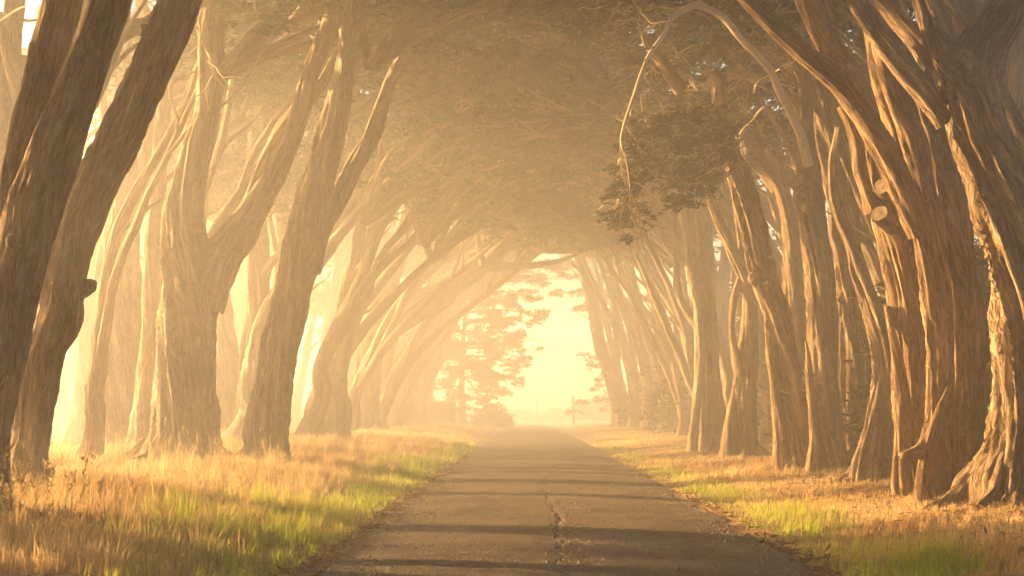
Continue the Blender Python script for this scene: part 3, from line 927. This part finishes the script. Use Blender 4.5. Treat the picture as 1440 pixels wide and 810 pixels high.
# ---- right row, further trees
for i, (x, y, ln, st) in enumerate([(9.2, 58, 0.2, 2), (8.3, 63, 0.22, 3), (9.0, 68, 0.2, 2), (8.2, 73, 0.2, 3), (8.9, 78, 0.24, 2), (8.3, 83, 0.2, 3), (8.9, 88, 0.2, 2), (8.3, 93, 0.22, 2), (8.8, 98, 0.2, 2),
                                    (8.2, 103, 0.18, 2), (8.6, 109, 0.18, 2), (8.1, 115, 0.2, 2), (8.5, 121, 0.2, 2), (8.0, 128, 0.2, 2)]):
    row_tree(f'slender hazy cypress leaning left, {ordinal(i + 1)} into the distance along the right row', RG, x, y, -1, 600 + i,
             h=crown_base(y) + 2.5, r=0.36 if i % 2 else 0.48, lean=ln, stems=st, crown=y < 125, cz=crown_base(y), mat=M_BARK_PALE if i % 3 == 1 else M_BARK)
t, Y = traced_tree('last cypress of the right row, slanting left against the bright opening', RG,
    [(872, 600, 22), (866, 560, 20), (852, 510, 19), (843, 480, 18), (833, 430, 17), (826, 400, 15), (818, 362, 12), (812, 330, 9)],
    [([(862, 545, 10), (868, 490, 10), (862, 430, 9), (858, 380, 8)], 0, 0)], -1, 3, flare=0.4, up=0, crown=False, mat=M_BARK_PALE)

# ---- right, a second line of trunks behind
for i, (px, Yd, lean) in enumerate([(1425, 36, 0.06), (1510, 33, 0.1), (1340, 44, 0.05), (1218, 50, 0.02), (1150, 60, 0.08), (1040, 80, 0.1), (1560, 38, 0.05)]):
    x = float(at(px, 600, Yd)[0])
    row_tree(f'shaded cypress trunk standing behind the right row, {ORD[i]} counting back from the right edge', 'shaded cypress trees behind the right row', x, Yd, -1, 640 + i,
             h=14, r=0.6, lean=lean, stems=2 if i % 2 else 1, crown=True, cz=8.0)

# ---- slim trees packed into both rows
for i, (x, y, ln, st, r) in enumerate([(9.6, 27, 0.16, 2, 0.26), (10.2, 31, 0.14, 3, 0.3), (9.4, 35, 0.2, 2, 0.24), (9.9, 39, 0.16, 3, 0.3), (9.3, 44, 0.2, 3, 0.28), (9.9, 48, 0.18, 2, 0.32), (9.2, 51, 0.2, 3, 0.28), (9.9, 54.5, 0.2, 3, 0.3)]):
    row_tree(f'slim forking cypress packed behind the front right trunks, {ordinal(i + 1)} from the right edge', RG, x, y, -1, 660 + i, h=11, r=r, lean=ln, stems=st, crown=False)
for i, (x, y, ln, st, r) in enumerate([(-11.6, 35, 0.12, 2, 0.28), (-11.2, 40, 0.2, 2, 0.26), (-10.6, 45, 0.25, 3, 0.3), (-11.6, 52, 0.3, 2, 0.26)]):
    row_tree(f'slim forking cypress packed between the hazy left trunks, {ordinal(i + 1)} from the left edge', LG, x, y, 1, 680 + i, h=12, r=r, lean=ln, stems=st, crown=False, mat=M_BARK_PALE)

# ---- unseen trees carrying the rows past camera, placed to shade haze and block sky
for i, (x, y) in enumerate([(-14.6, 27.5), (-12.0, 19.5), (-11.6, 16), (-11.2, 11.5), (-10.6, 6), (-9.6, -3), (-10, -13), (-9.6, -24)]):  # first tree stands off the row, added to block sun on near air
    t = row_tree(f'unseen cypress added for shade left of the viewpoint, {ORD[i]} back from the picture edge', LG, x, y, 1, 700 + i, h=11, r=0.6, lean=0.3 if i else 0.0, cz=8.0 if y > 0 else 4.0)
    if y > 0:
        add_crown(t, Vector((x - 0.4, y, 1.0 if i else 2.6)), -1, i, 0.8 if i > 1 else 0.6, 0.5)  # low outward crowns added as sun blockers for the near haze
        if i > 1:
            add_crown(t, Vector((x - 0.4, y + 0.6, 3.0)), -1, i + 3, 0.7, -0.3)
        add_crown(t, Vector((x - 0.8, y, 5.5)), -1, i + 2, 0.8, -0.4)
for i, (x, y) in enumerate([(9.0, 15), (9.4, 7), (9.0, -2), (9.3, -11), (9.0, -22)]):  # those behind the camera are added to close off the sky
    row_tree(f'unseen cypress of the right row beside the viewpoint, {ORD[i]} back from the picture edge', RG, x, y, -1, 720 + i, h=11, r=0.6, lean=0.25, cz=7.0 if y > 0 else 4.0)

# ---- second tier of boughs on the row trees, closing the roof
for o in list(COL.objects):
    if o.name.startswith('cypress_tree') and o.get('group') in (LG, RG) and -30 < o.location.y < 100 and any(c.name.startswith('crown') for c in o.children):
        sd = 1 if o.location.x < 0 else -1
        k = int(o.location.y * 3)
        add_crown(o, Vector((o.location.x + sd * 2.5, o.location.y + 1.5, 11.0 + 0.02 * o.location.y)), sd, k, 1.05, 0.4 * math.sin(k))  # unseen crowns over the camera are added to cut skylight

# ---- foliage hanging on the right side in front of the stilt legged cypress
def hanging(tree, Y, pts, seed, leaf=0.095, fans=15, per=26, rad=(0.25, 0.6)):
    rng = np.random.default_rng(seed)
    plates, tw = [], []
    for px, py in pts:
        c = at(px + rng.normal(0, 6), py + rng.normal(0, 6), Y + rng.normal(0, 0.6))
        plates.append((c, rng.uniform(*rad), (rng.normal(-0.3, 0.6), rng.normal(0, 0.6))))
        tw += twig_spray(c + np.array([0.5, 0.2, 0.35]), (-0.8, 0, -0.5), 0.9, rng, 1, 0.02)
    v, q, t_ = plates_leaves(plates, rng, fans=fans, per=per, leaf=leaf)
    v -= np.array(tree.location)
    link('hanging_foliage', make_mesh('hanging_foliage', v, [q], M_LEAF, False, {'tint': ('FLOAT', t_)}), tree)
    twigs_part(tree, tw, Y)

pts = []
rng = np.random.default_rng(3)
for k in range(80):
    x = rng.uniform(880, 1030)
    y = rng.uniform(150, 300 - abs(x - 950) * 0.6)
    pts.append((x, y))
for k in range(14):
    pts.append((rng.uniform(872, 905), rng.uniform(250, 330)))
hanging(tR7, Y7 - 1.0, pts, 21)
tw = []
for x0, y0, x1, y1 in ((1000, 60, 930, 70), (1040, 90, 1090, 150), (960, 40, 900, 20), (1010, 130, 940, 110), (985, 150, 900, 150), (1060, 130, 1110, 90),
                       (940, 100, 880, 80), (1075, 150, 1040, 200), (905, 30, 860, 10), (1030, 60, 1090, 60), (890, 140, 872, 230), (876, 200, 880, 300)):
    a, b = at(x0, y0, Y7 + 1), at(x1, y1, Y7 + rng.uniform(-1, 2))
    tw += twig_spray(a, b - a, np.linalg.norm(b - a), rng, 3, 0.035)
twigs_part(tR7, tw, Y7, mat=M_LIT_DEADWOOD)  # pale wood stands in for sunlight on these shaded twigs
# a thick dark bough behind the arching limb
part(tR7, 'limb', stem_arrays(np.array([at(1130, 95, Y7 + 3), at(1060, 68, Y7 + 3), at(1000, 66, Y7 + 2.5), at(940, 78, Y7 + 2), at(905, 96, Y7 + 2)]), [0.26, 0.22, 0.18, 0.13, 0.05], Y7, 3.1, wobble=0.4), M_BARK)
part(tR7, 'limb', stem_arrays(np.array([at(958, 128, Y7), at(940, 95, Y7), at(915, 62, Y7), at(902, 45, Y7)]), [0.16, 0.15, 0.11, 0.05], Y7, 4.1, wobble=0.4), M_BARK)

# ---- the cypress at the far left end: tiers of drooping boughs against the sky
def end_tree(label, px, Yd, tips, seed, group, trunk_top, w=20, leaf=0.34, rad=(0.8, 1.5)):
    rng = np.random.default_rng(seed)
    x = float(at(px, 590, Yd)[0])
    t = tree_root(label, x, Yd, group)
    P = [at(px, 600, Yd), at(px - 3, 520, Yd), at(px + 2, 440, Yd), at(px + 6, trunk_top, Yd)]
    R = np.array([w, w * 0.85, w * 0.6, w * 0.2]) * 0.5 * Yd / F_PX
    part(t, 'trunk', stem_arrays(np.array(P), R, Yd, seed, flare=0.4), M_BARK)
    plates = []
    for (y0, xe, ye) in tips:
        a = at(px, y0, Yd)
        e = at(xe, ye, Yd + rng.normal(0, 1.0))
        m = (a + e) / 2 + np.array([0, rng.normal(0, 0.5), 0.5])
        part(t, 'bough', stem_arrays(np.array([a, m, e]), [0.13, 0.09, 0.02], Yd, seed + y0 * 0.1, seg=7, lobes=0), M_BARK)
        sgn = 1 if xe > px else -1
        for k in range(8):
            f = rng.uniform(0.2, 1.0)
            c = (1 - f) ** 2 * a + 2 * f * (1 - f) * m + f * f * e + rng.normal(0, 0.32, 3) * np.array([1.1, 1.8, 0.8])
            plates.append((c, rng.uniform(*rad) * (1.15 - 0.5 * f), (sgn * 1.0, rng.normal(0, 0.7))))
    for k in range(70):
        c = at(px + rng.normal(0, 24), rng.uniform(trunk_top + 15, 585), Yd - rng.uniform(0.2, 1.2))
        plates.append((c, rng.uniform(*rad) * 0.9, (rng.normal(0, 1), rng.normal(0, 1))))
    v, q, tt = plates_leaves(plates, rng, fans=15, per=26, leaf=leaf)
    link('crown', make_mesh('crown', v - np.array(t.location), [q], M_LEAF, False, {'tint': ('FLOAT', tt)}), t)
    return t

end_tree('tiered cypress at the far end of the left row, boughs drooping into the bright opening', 652, 150,
         [(375, 745, 368), (385, 800, 376), (400, 775, 392), (415, 752, 418), (430, 735, 430), (440, 762, 446), (455, 752, 452), (470, 770, 482), (485, 762, 500), (500, 738, 522),
          (515, 724, 540), (530, 705, 556), (470, 615, 470), (440, 610, 430), (500, 612, 510), (420, 690, 410), (520, 690, 530), (450, 720, 470), (490, 735, 505), (405, 720, 395), (465, 690, 490), (505, 700, 545), (530, 680, 575), (430, 700, 445), (400, 640, 390), (520, 630, 545), (480, 640, 500)], 31, LG, 350, w=9, leaf=0.27)
end_tree('thin crowned cypress at the far end of the right row beside the bright opening', 868, 158,
         [(400, 790, 392), (410, 772, 418), (385, 770, 372), (430, 806, 436), (380, 840, 360), (500, 838, 520), (520, 842, 545), (490, 846, 490), (375, 800, 362), (420, 815, 405)], 33, RG, 340, w=18, leaf=0.3, rad=(0.5, 1.0))

# ------------------------------------------------------------------ bushes and far hedge
M_GAP_DARK = leafy('gap_darkening_foliage', [(0.0, (0.022, 0.026, 0.012)), (1.0, (0.060, 0.055, 0.026))], 0.2)  # foliage coloured extra dark so gaps between trunks read as shade
def bush(name, label, px, y_base, Yd, w_px, h_px, seed, cat='bush', group=None, leaf=0.3, n=70):
    rng = np.random.default_rng(seed)
    c = at(px, y_base, Yd)
    x = float(c[0])
    z = float(ground_z(x, Yd))
    w = w_px * 0.5 * Yd / F_PX
    h = h_px * Yd / F_PX
    o = link(name, None, None, (x, Yd, z), label, cat, group)
    plates = []
    for k in range(n):
        a = rng.uniform(0, 2 * math.pi)
        rr = math.sqrt(rng.random())
        hz = math.sqrt(max(0.02, 1 - rr * rr)) * (0.8 + 0.25 * math.sin(a * 3 + seed))
        plates.append((np.array([math.cos(a) * rr * w * 0.85, math.sin(a) * rr * w * 0.6, h * hz * rng.uniform(0.25, 0.92)]), rng.uniform(0.16, 0.3) * max(h, w * 0.5) + 0.25, None))
    v, q, t_ = plates_leaves(plates, rng, fans=10, per=14, leaf=leaf)
    v[:, 2] = np.maximum(v[:, 2], 0.02)
    link('foliage', make_mesh('foliage', v, [q], M_GAP_DARK if cat == 'undergrowth' else M_BUSH, False, {'tint': ('FLOAT', t_)}), o)
    st = []
    for k in range(5):
        a = rng.uniform(0, 2 * math.pi)
        st.append(([np.array([0.1 * math.cos(a), 0.1 * math.sin(a), -0.2]), np.array([w * 0.2 * math.cos(a), w * 0.2 * math.sin(a), h * 0.35]), np.array([w * 0.4 * math.cos(a), w * 0.35 * math.sin(a), h * 0.7])], [0.07, 0.05, 0.02]))
    link('stems', bark_mesh('stems', join_arrays([stem_arrays(p, r, Yd, k, seg=5, lobes=0) for k, (p, r) in enumerate(st)]), M_TWIG), o)
    return o

bush('bush', 'rounded dark bush under the drooping cypress at the far left road end', 690, 592, 152, 56, 42, 41, leaf=0.26)
bush('bush', 'grey green shrub growing behind the faint notice board', 622, 594, 150, 70, 46, 47, leaf=0.26)
bush('bush', 'small bush at the left corner where the road leaves the tunnel', 706, 592, 148, 22, 24, 42, leaf=0.2, n=40)
bush('bush', 'broad pale scrub hill like thicket right of the distant pole', 848, 588, 205, 96, 40, 43, cat='thicket', leaf=0.4, n=110)
bush('bush', 'low faint thicket in the middle of the distant opening', 782, 588, 230, 48, 24, 44, cat='thicket', leaf=0.4, n=60)
bush('bush', 'faintest low thicket at the left of the distant opening', 740, 588, 245, 60, 18, 45, cat='thicket', leaf=0.45, n=60)
bush('bush', 'long faint scrub bank on the horizon behind the other thickets', 715, 586, 262, 90, 20, 46, cat='thicket', leaf=0.5, n=80)
for i, Yd in enumerate((14, 21, 28, 35, 42, 49, 57, 66, 76, 87, 98, 110, 124)):  # clumps added to darken gaps between trunks and block side light
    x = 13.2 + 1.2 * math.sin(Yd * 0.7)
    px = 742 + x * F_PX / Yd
    bush('bush', f'added dark undergrowth darkening gaps behind the right hand trunks, {ordinal(i + 1)} clump counted from the viewpoint', px, 600, Yd, 8.5 * F_PX / Yd, (8.6 + 1.3 * math.sin(Yd * 1.9)) * F_PX / Yd, 60 + i,
         cat='undergrowth', group='added undergrowth behind the right row', leaf=0.32, n=210)

# ------------------------------------------------------------------ sign, posts, pole
def box_arr(x0, x1, y0, y1, z0, z1, bev=0.012):
    import bmesh
    bm = bmesh.new()
    bmesh.ops.create_cube(bm, size=1)
    for v in bm.verts:
        v.co = Vector(((x0 + x1) / 2 + v.co.x * (x1 - x0), (y0 + y1) / 2 + v.co.y * (y1 - y0), (z0 + z1) / 2 + v.co.z * (z1 - z0)))
    bmesh.ops.bevel(bm, geom=bm.edges[:], offset=bev, segments=2, affect='EDGES', profile=0.7)
    return bm

def box_obj(name, dims, mat, parent, bev=0.012):
    bm = box_arr(*dims, bev=bev)
    me = bpy.data.meshes.new(name)
    bm.to_mesh(me)
    bm.free()
    me.materials.append(mat)
    return link(name, me, parent)

Ys = 140.0
c = at(626, 590, Ys)
zg = float(ground_z(c[0], Ys))
sg = link('notice_board', None, None, (c[0], Ys, zg), 'faint dark notice board on two posts in haze by the left trunks', 'notice board')
box_obj('board', (-1.3, 0.95, -0.04, 0.04, 0.95, 2.0), M_DARKWOOD, sg)
box_obj('post', (-1.2, -1.08, 0.05, 0.17, -0.4, 1.9), M_DARKWOOD, sg)
box_obj('post', (0.78, 0.90, 0.05, 0.17, -0.4, 2.1), M_DARKWOOD, sg)
Yp = 142.0
c = at(661, 592, Yp)
o = link('marker_stake', None, None, (c[0], Yp, float(ground_z(c[0], Yp))), 'thin pale stake standing right of the faint notice board', 'stake')
box_obj('shaft', (-0.05, 0.05, -0.05, 0.05, -0.3, 1.25), M_WHITE, o)
box_obj('top', (-0.06, 0.06, -0.06, 0.06, 1.253, 1.32), M_WHITE, o, 0.02)
Yp = 122.0
c = at(867, 598, Yp)
o = link('marker_post', None, None, (c[0], Yp, float(ground_z(c[0], Yp))), 'short white marker post with dark top at foot of the right row', 'marker post')
box_obj('shaft', (-0.10, 0.10, -0.06, 0.06, -0.3, 1.12), M_WHITE, o, 0.02)
box_obj('reflector_head', (-0.2, 0.2, -0.07, 0.07, 1.123, 1.42), M_DARKWOOD, o, 0.02)
def pole(label, px, Yd, top_py, r, arm):
    c = at(px, 588, Yd)
    z0 = float(ground_z(c[0], Yd))
    o = link('wooden_pole', None, None, (c[0], Yd, z0), label, 'pole')
    h = at(px, top_py, Yd)[2] - z0
    link('shaft', bark_mesh('shaft', stem_arrays(np.array([[0, 0, -0.5], [0.01, 0, h * 0.5], [0, 0, h]]), [r, r * 0.9, r * 0.8], Yd, 3.3, seg=10, lobes=0.03, rough=0.2), M_DARKWOOD), o)
    box_obj('cap', (-r * arm, r * arm, -r, r, h + 0.03, h + 0.16), M_DARKWOOD, o, 0.01)
pole('dark upright pole standing before the scrub thicket in the opening', 806, 168, 558, 0.16, 1.2)
pole('thin faint pole far off near the middle of the opening', 755, 215, 560, 0.12, 1.3)

# ------------------------------------------------------------------ grass
def blades(name, n, region, mat, seed, hgt, wid, label, bend=0.35, y_rng=(14.3, 130), keep=None, tint=0.0):
    rng = np.random.default_rng(seed)
    nt_ = max(1, n // 9)                                     # blades grow in tufts
    tid = rng.integers(0, nt_, n)
    Y = (y_rng[0] * (y_rng[1] / y_rng[0]) ** rng.random(nt_))[tid]
    X = rng.uniform(region[0], region[1], nt_)[tid]
    spread = 0.035 * np.maximum(1, Y / 22)
    X = X + rng.normal(0, 1, n) * spread
    Y = Y + rng.normal(0, 1, n) * spread * 1.3
    t_h = rng.uniform(0.55, 1.5, nt_)[tid]
    t_b = rng.uniform(0, 2 * math.pi, nt_)[tid]
    t_w = rng.uniform(0.1, 1.5, nt_)[tid]
    if keep is not None:
        k = keep(X, Y, rng)
        X, Y, t_h, t_b, t_w = X[k], Y[k], t_h[k], t_b[k], t_w[k]
    m = len(X)
    Z = ground_z(X, Y) - 0.02
    h = hgt(X, Y, rng) * t_h
    w = wid * np.maximum(1.0, Y / 24.0) * rng.uniform(0.7, 1.4, m)
    a = rng.uniform(0, 2 * math.pi, m)
    S = np.stack([np.cos(a), np.sin(a), np.zeros(m)], -1)
    b = t_b + rng.normal(0, 0.8, m)
    Bd = np.stack([np.cos(b), np.sin(b), np.zeros(m)], -1) + np.array([0.35, -0.1, 0])
    ba = (bend * h * t_w * rng.uniform(0.4, 1.6, m))[:, None]
    root = np.stack([X, Y, Z], -1)
    up = np.array([0, 0, 1.0])
    mid = root + up * (h * 0.55)[:, None] + Bd * ba * 0.3
    tip = root + up * (h * rng.uniform(0.8, 1.0, m))[:, None] + Bd * ba
    W = w[:, None] * 0.5
    v = np.stack([root - S * W, root + S * W, mid + S * W * 0.8, mid - S * W * 0.8, tip], 1).reshape(-1, 3)
    i = np.arange(m)[:, None] * 5
    q = i + np.array([[0, 1, 2, 3]])
    t = i + np.array([[3, 2, 4]])
    patch = 0.5 + 0.45 * fbm2(X, Y, 0.5, seed, 2) + rng.normal(0, 0.13, m) + 0.22 * (t_h - 1) + tint
    ti = np.repeat(np.clip(patch, 0, 1), 5)
    o = link(name, make_mesh(name, v, [q, t], mat, False, {'tint': ('FLOAT', ti)}), kind='stuff', label=label)
    return o, tip

def ed(X):
    return np.maximum(ROAD_L - X, X - ROAD_R)

def dry_keep(X, Y, rng):
    d = ed(X) + 0.5 * fbm2(X, Y, 0.6, 8, 2)
    k = (rng.random(len(X)) < sstep((d - 0.25) / 1.8)) & (ed(X) > 0.1)
    # bare litter under the right hand trunks
    bare = sstep((X - 6.0 + 0.8 * fbm2(X, Y, 0.5, 12, 2)) / 1.4)
    return k & (rng.random(len(X)) > bare * 0.9)

def green_keep(X, Y, rng):
    d = ed(X)
    g = fbm2(X, Y, 0.45, 15, 3)
    wide = np.where(X < 0, 2.6, 1.6) * np.clip(1.25 - Y / 90, 0.5, 1)
    p = sstep((d - 0.02) / 0.25) * sstep((wide + 1.3 * g - d) / 1.0)
    return rng.random(len(X)) < p * np.clip(0.75 + 0.5 * g, 0.1, 1)

def h_dry(X, Y, rng):
    base = np.where(X < 0, 0.27, 0.125) * (0.75 + 0.45 * fbm2(X, Y, 0.4, 21, 2))
    return np.clip(base, 0.06, 0.7) * rng.uniform(0.6, 1.45, len(X)) * np.clip(0.35 + ed(X) / 2.5, 0.35, 1)

def h_green(X, Y, rng):
    return np.clip(0.17 + 0.08 * fbm2(X, Y, 0.7, 31, 2), 0.06, 0.4) * rng.uniform(0.6, 1.5, len(X)) * np.clip(0.3 + ed(X) / 1.2, 0.3, 1) * np.where(X < 0, 1.15, 0.9)

blades('dry_grass', 260000, (-14.5, -2.0), M_DRY, 1, h_dry, 0.0075, 'golden dry grass covering the left bank under the trees', keep=dry_keep)
blades('dry_grass', 170000, (2.8, 9.5), M_DRY, 2, h_dry, 0.0075, 'golden dry grass covering the right bank below the trunks', keep=dry_keep, tint=-0.05)
blades('green_grass', 75000, (-6.5, -2.0), M_GREEN, 3, h_green, 0.008, 'lush green grass strip along the left edge of the road', keep=green_keep, y_rng=(14.0, 75))
blades('green_grass', 60000, (2.75, 6.5), M_GREEN, 4, h_green, 0.008, 'patchy yellow green grass along the right edge of the road', keep=green_keep, y_rng=(14.0, 75), tint=0.2)
# tall dry stalks with feathery heads
def seed_heads(name, n, region, y_rng, seed, label, hr=(0.35, 0.8), size=0.036):
    def keep(X, Y, rng):
        return (ed(X) > 0.5) & (fbm2(X, Y, 0.6, seed, 2) > -0.25)
    o, tip = blades(name, n, region, M_SEED, seed, lambda X, Y, r: r.uniform(hr[0], hr[1], len(X)) * np.clip(0.4 + ed(X) / 3, 0.4, 1), 0.006, label, 0.28, y_rng, keep)
    rng = np.random.default_rng(seed + 1)
    k = 11
    C = np.repeat(tip, k, 0)
    tt = np.tile(np.linspace(0, 1, k), len(tip))
    sc = (size * np.repeat(rng.uniform(0.6, 1.5, len(tip)), k))
    C = C + np.stack([rng.normal(0, 0.16, len(C)) * sc, rng.normal(0, 0.16, len(C)) * sc, (tt - 0.6) * sc * 2.2], -1)
    D = np.stack([rng.normal(0.2, 0.5, len(C)), rng.normal(0, 0.5, len(C)), rng.uniform(0.5, 1, len(C))], -1)
    L = sc * 0.75
    v, q, t = spray_leaves(C, D, 1.0, rng, 0.32, 1.0)
    # rescale each spikelet to its own size
    vv = v.reshape(-1, 4, 3)
    vv = vv[:, :1] + (vv - vv[:, :1]) * L[:, None, None]
    link('seed_heads', make_mesh('seed_heads', vv.reshape(-1, 3), [q], M_SEED, False, {'tint': ('FLOAT', t)}), o, kind='stuff')
seed_heads('tall_grass', 2600, (-12.5, -3.2), (14.5, 46), 51, 'tall seeding grass stalks standing over the left bank')
seed_heads('tall_grass', 420, (3.6, 8.5), (14.5, 40), 53, 'sparse seeding grass stalks on the right bank', (0.22, 0.42), 0.026)
seed_heads('tall_grass', 60, (-5.6, -4.3), (15.0, 17.5), 57, 'fluffy pale seed plumes in the near left corner by the green grass', (0.5, 0.72), 0.07)

# ------------------------------------------------------------------ fallen twigs and needles under the right hand row and on the road edges
def litter(name, n, seed, label, f):
    rng = np.random.default_rng(seed)
    X, Y = f(rng, n)
    Z = ground_z(X, Y) + rng.uniform(0.0, 0.05, n)
    C = np.stack([X, Y, Z], -1)
    D = np.stack([rng.normal(0, 1, n), rng.normal(0, 1, n), rng.normal(0, 0.25, n)], -1)
    v, q, t = spray_leaves(C, D, 0.13, rng, 0.16, 0.5)
    link(name, make_mesh(name, v, [q], M_LITTER, False, {'tint': ('FLOAT', t)}), kind='stuff', label=label)
litter('fallen_litter', 26000, 71, 'brown fallen twigs and needles heaped around the roots of the right row',
       lambda r, n: (7.2 + r.normal(0, 1.3, n), 16 * (60 / 16) ** r.random(n)))
litter('fallen_litter', 5000, 72, 'dry brown litter scattered along both ragged road edges',
       lambda r, n: (np.where(r.random(n) < 0.5, ROAD_L - np.abs(r.normal(0.05, 0.2, n)), ROAD_R + np.abs(r.normal(0.05, 0.2, n))), 14 * (70 / 14) ** r.random(n)))

litter('fallen_litter', 9000, 73, 'dry twigs and needles strewn under the left row of trees',
       lambda r, n: (-9.4 + r.normal(0, 1.4, n), 17 * (60 / 17) ** r.random(n)))

def grit(n, seed):
    rng = np.random.default_rng(seed)
    Y = 14 * (48 / 14) ** rng.random(n)
    e = rng.random(n)
    X = np.where(e < 0.35, ROAD_L + np.abs(rng.normal(0, 0.35, n)), np.where(e < 0.7, ROAD_R - np.abs(rng.normal(0, 0.35, n)), np.where(e < 0.85, crack_x(Y) + rng.normal(0.08, 0.12, n), rng.uniform(ROAD_L, ROAD_R, n))))
    uu = (X - ROAD_L) / (ROAD_R - ROAD_L)
    Z = 0.035 - 0.05 * ((uu - 0.5) * 2) ** 2 + 0.012 * fbm2(X, Y, 0.9, 3, 3)
    r = rng.uniform(0.006, 0.02, n) * np.where(rng.random(n) < 0.06, 1.8, 1)
    o = np.array([[1, 0, 0], [-0.5, 0.87, 0], [-0.5, -0.87, 0], [0.1, 0.1, 0.9]])
    a = rng.uniform(0, 6.28, n)
    ca, sa = np.cos(a)[:, None], np.sin(a)[:, None]
    ox = (o[:, 0] * ca - o[:, 1] * sa) * r[:, None]
    oy = (o[:, 0] * sa + o[:, 1] * ca) * r[:, None]
    oz = o[None, :, 2] * r[:, None]
    v = np.stack([X[:, None] + ox, Y[:, None] + oy, Z[:, None] + oz - 0.002], -1).reshape(-1, 3)
    t = np.arange(n)[:, None, None] * 4 + np.array([[0, 1, 3], [1, 2, 3], [2, 0, 3]])[None]
    link('loose_grit', make_mesh('loose_grit', v, [t.reshape(-1, 3)], plain('grit_stone', (0.24, 0.19, 0.14), 0.9, 0.4, 30), False), kind='stuff', label='loose grit and crumbs of asphalt scattered over the old road')
grit(9000, 81)

# ------------------------------------------------------------------ haze: one closed box round everything
hz, nt, bs, out = new_mat('haze')
nt.nodes.remove(bs)
pv = N(nt, 'ShaderNodeVolumePrincipled')
pv.inputs['Color'].default_value = (0.99, 0.965, 0.91, 1)
pv.inputs['Density'].default_value = HAZE_DENSITY
pv.inputs['Anisotropy'].default_value = HAZE_G
nt.links.new(pv.outputs[0], out.inputs['Volume'])
bx0, bx1, by0, by1, bz0, bz1 = -301, 301, -61, 321, -1.6, 18.5
v = np.array([[x, y, z] for z in (bz0, bz1) for y in (by0, by1) for x in (bx0, bx1)])
f = np.array([[0, 2, 3, 1], [4, 5, 7, 6], [0, 1, 5, 4], [2, 6, 7, 3], [0, 4, 6, 2], [1, 3, 7, 5]])
link('haze', make_mesh('haze', v, [f], hz, False), kind='stuff', label='glowing golden mist filling the tree tunnel')
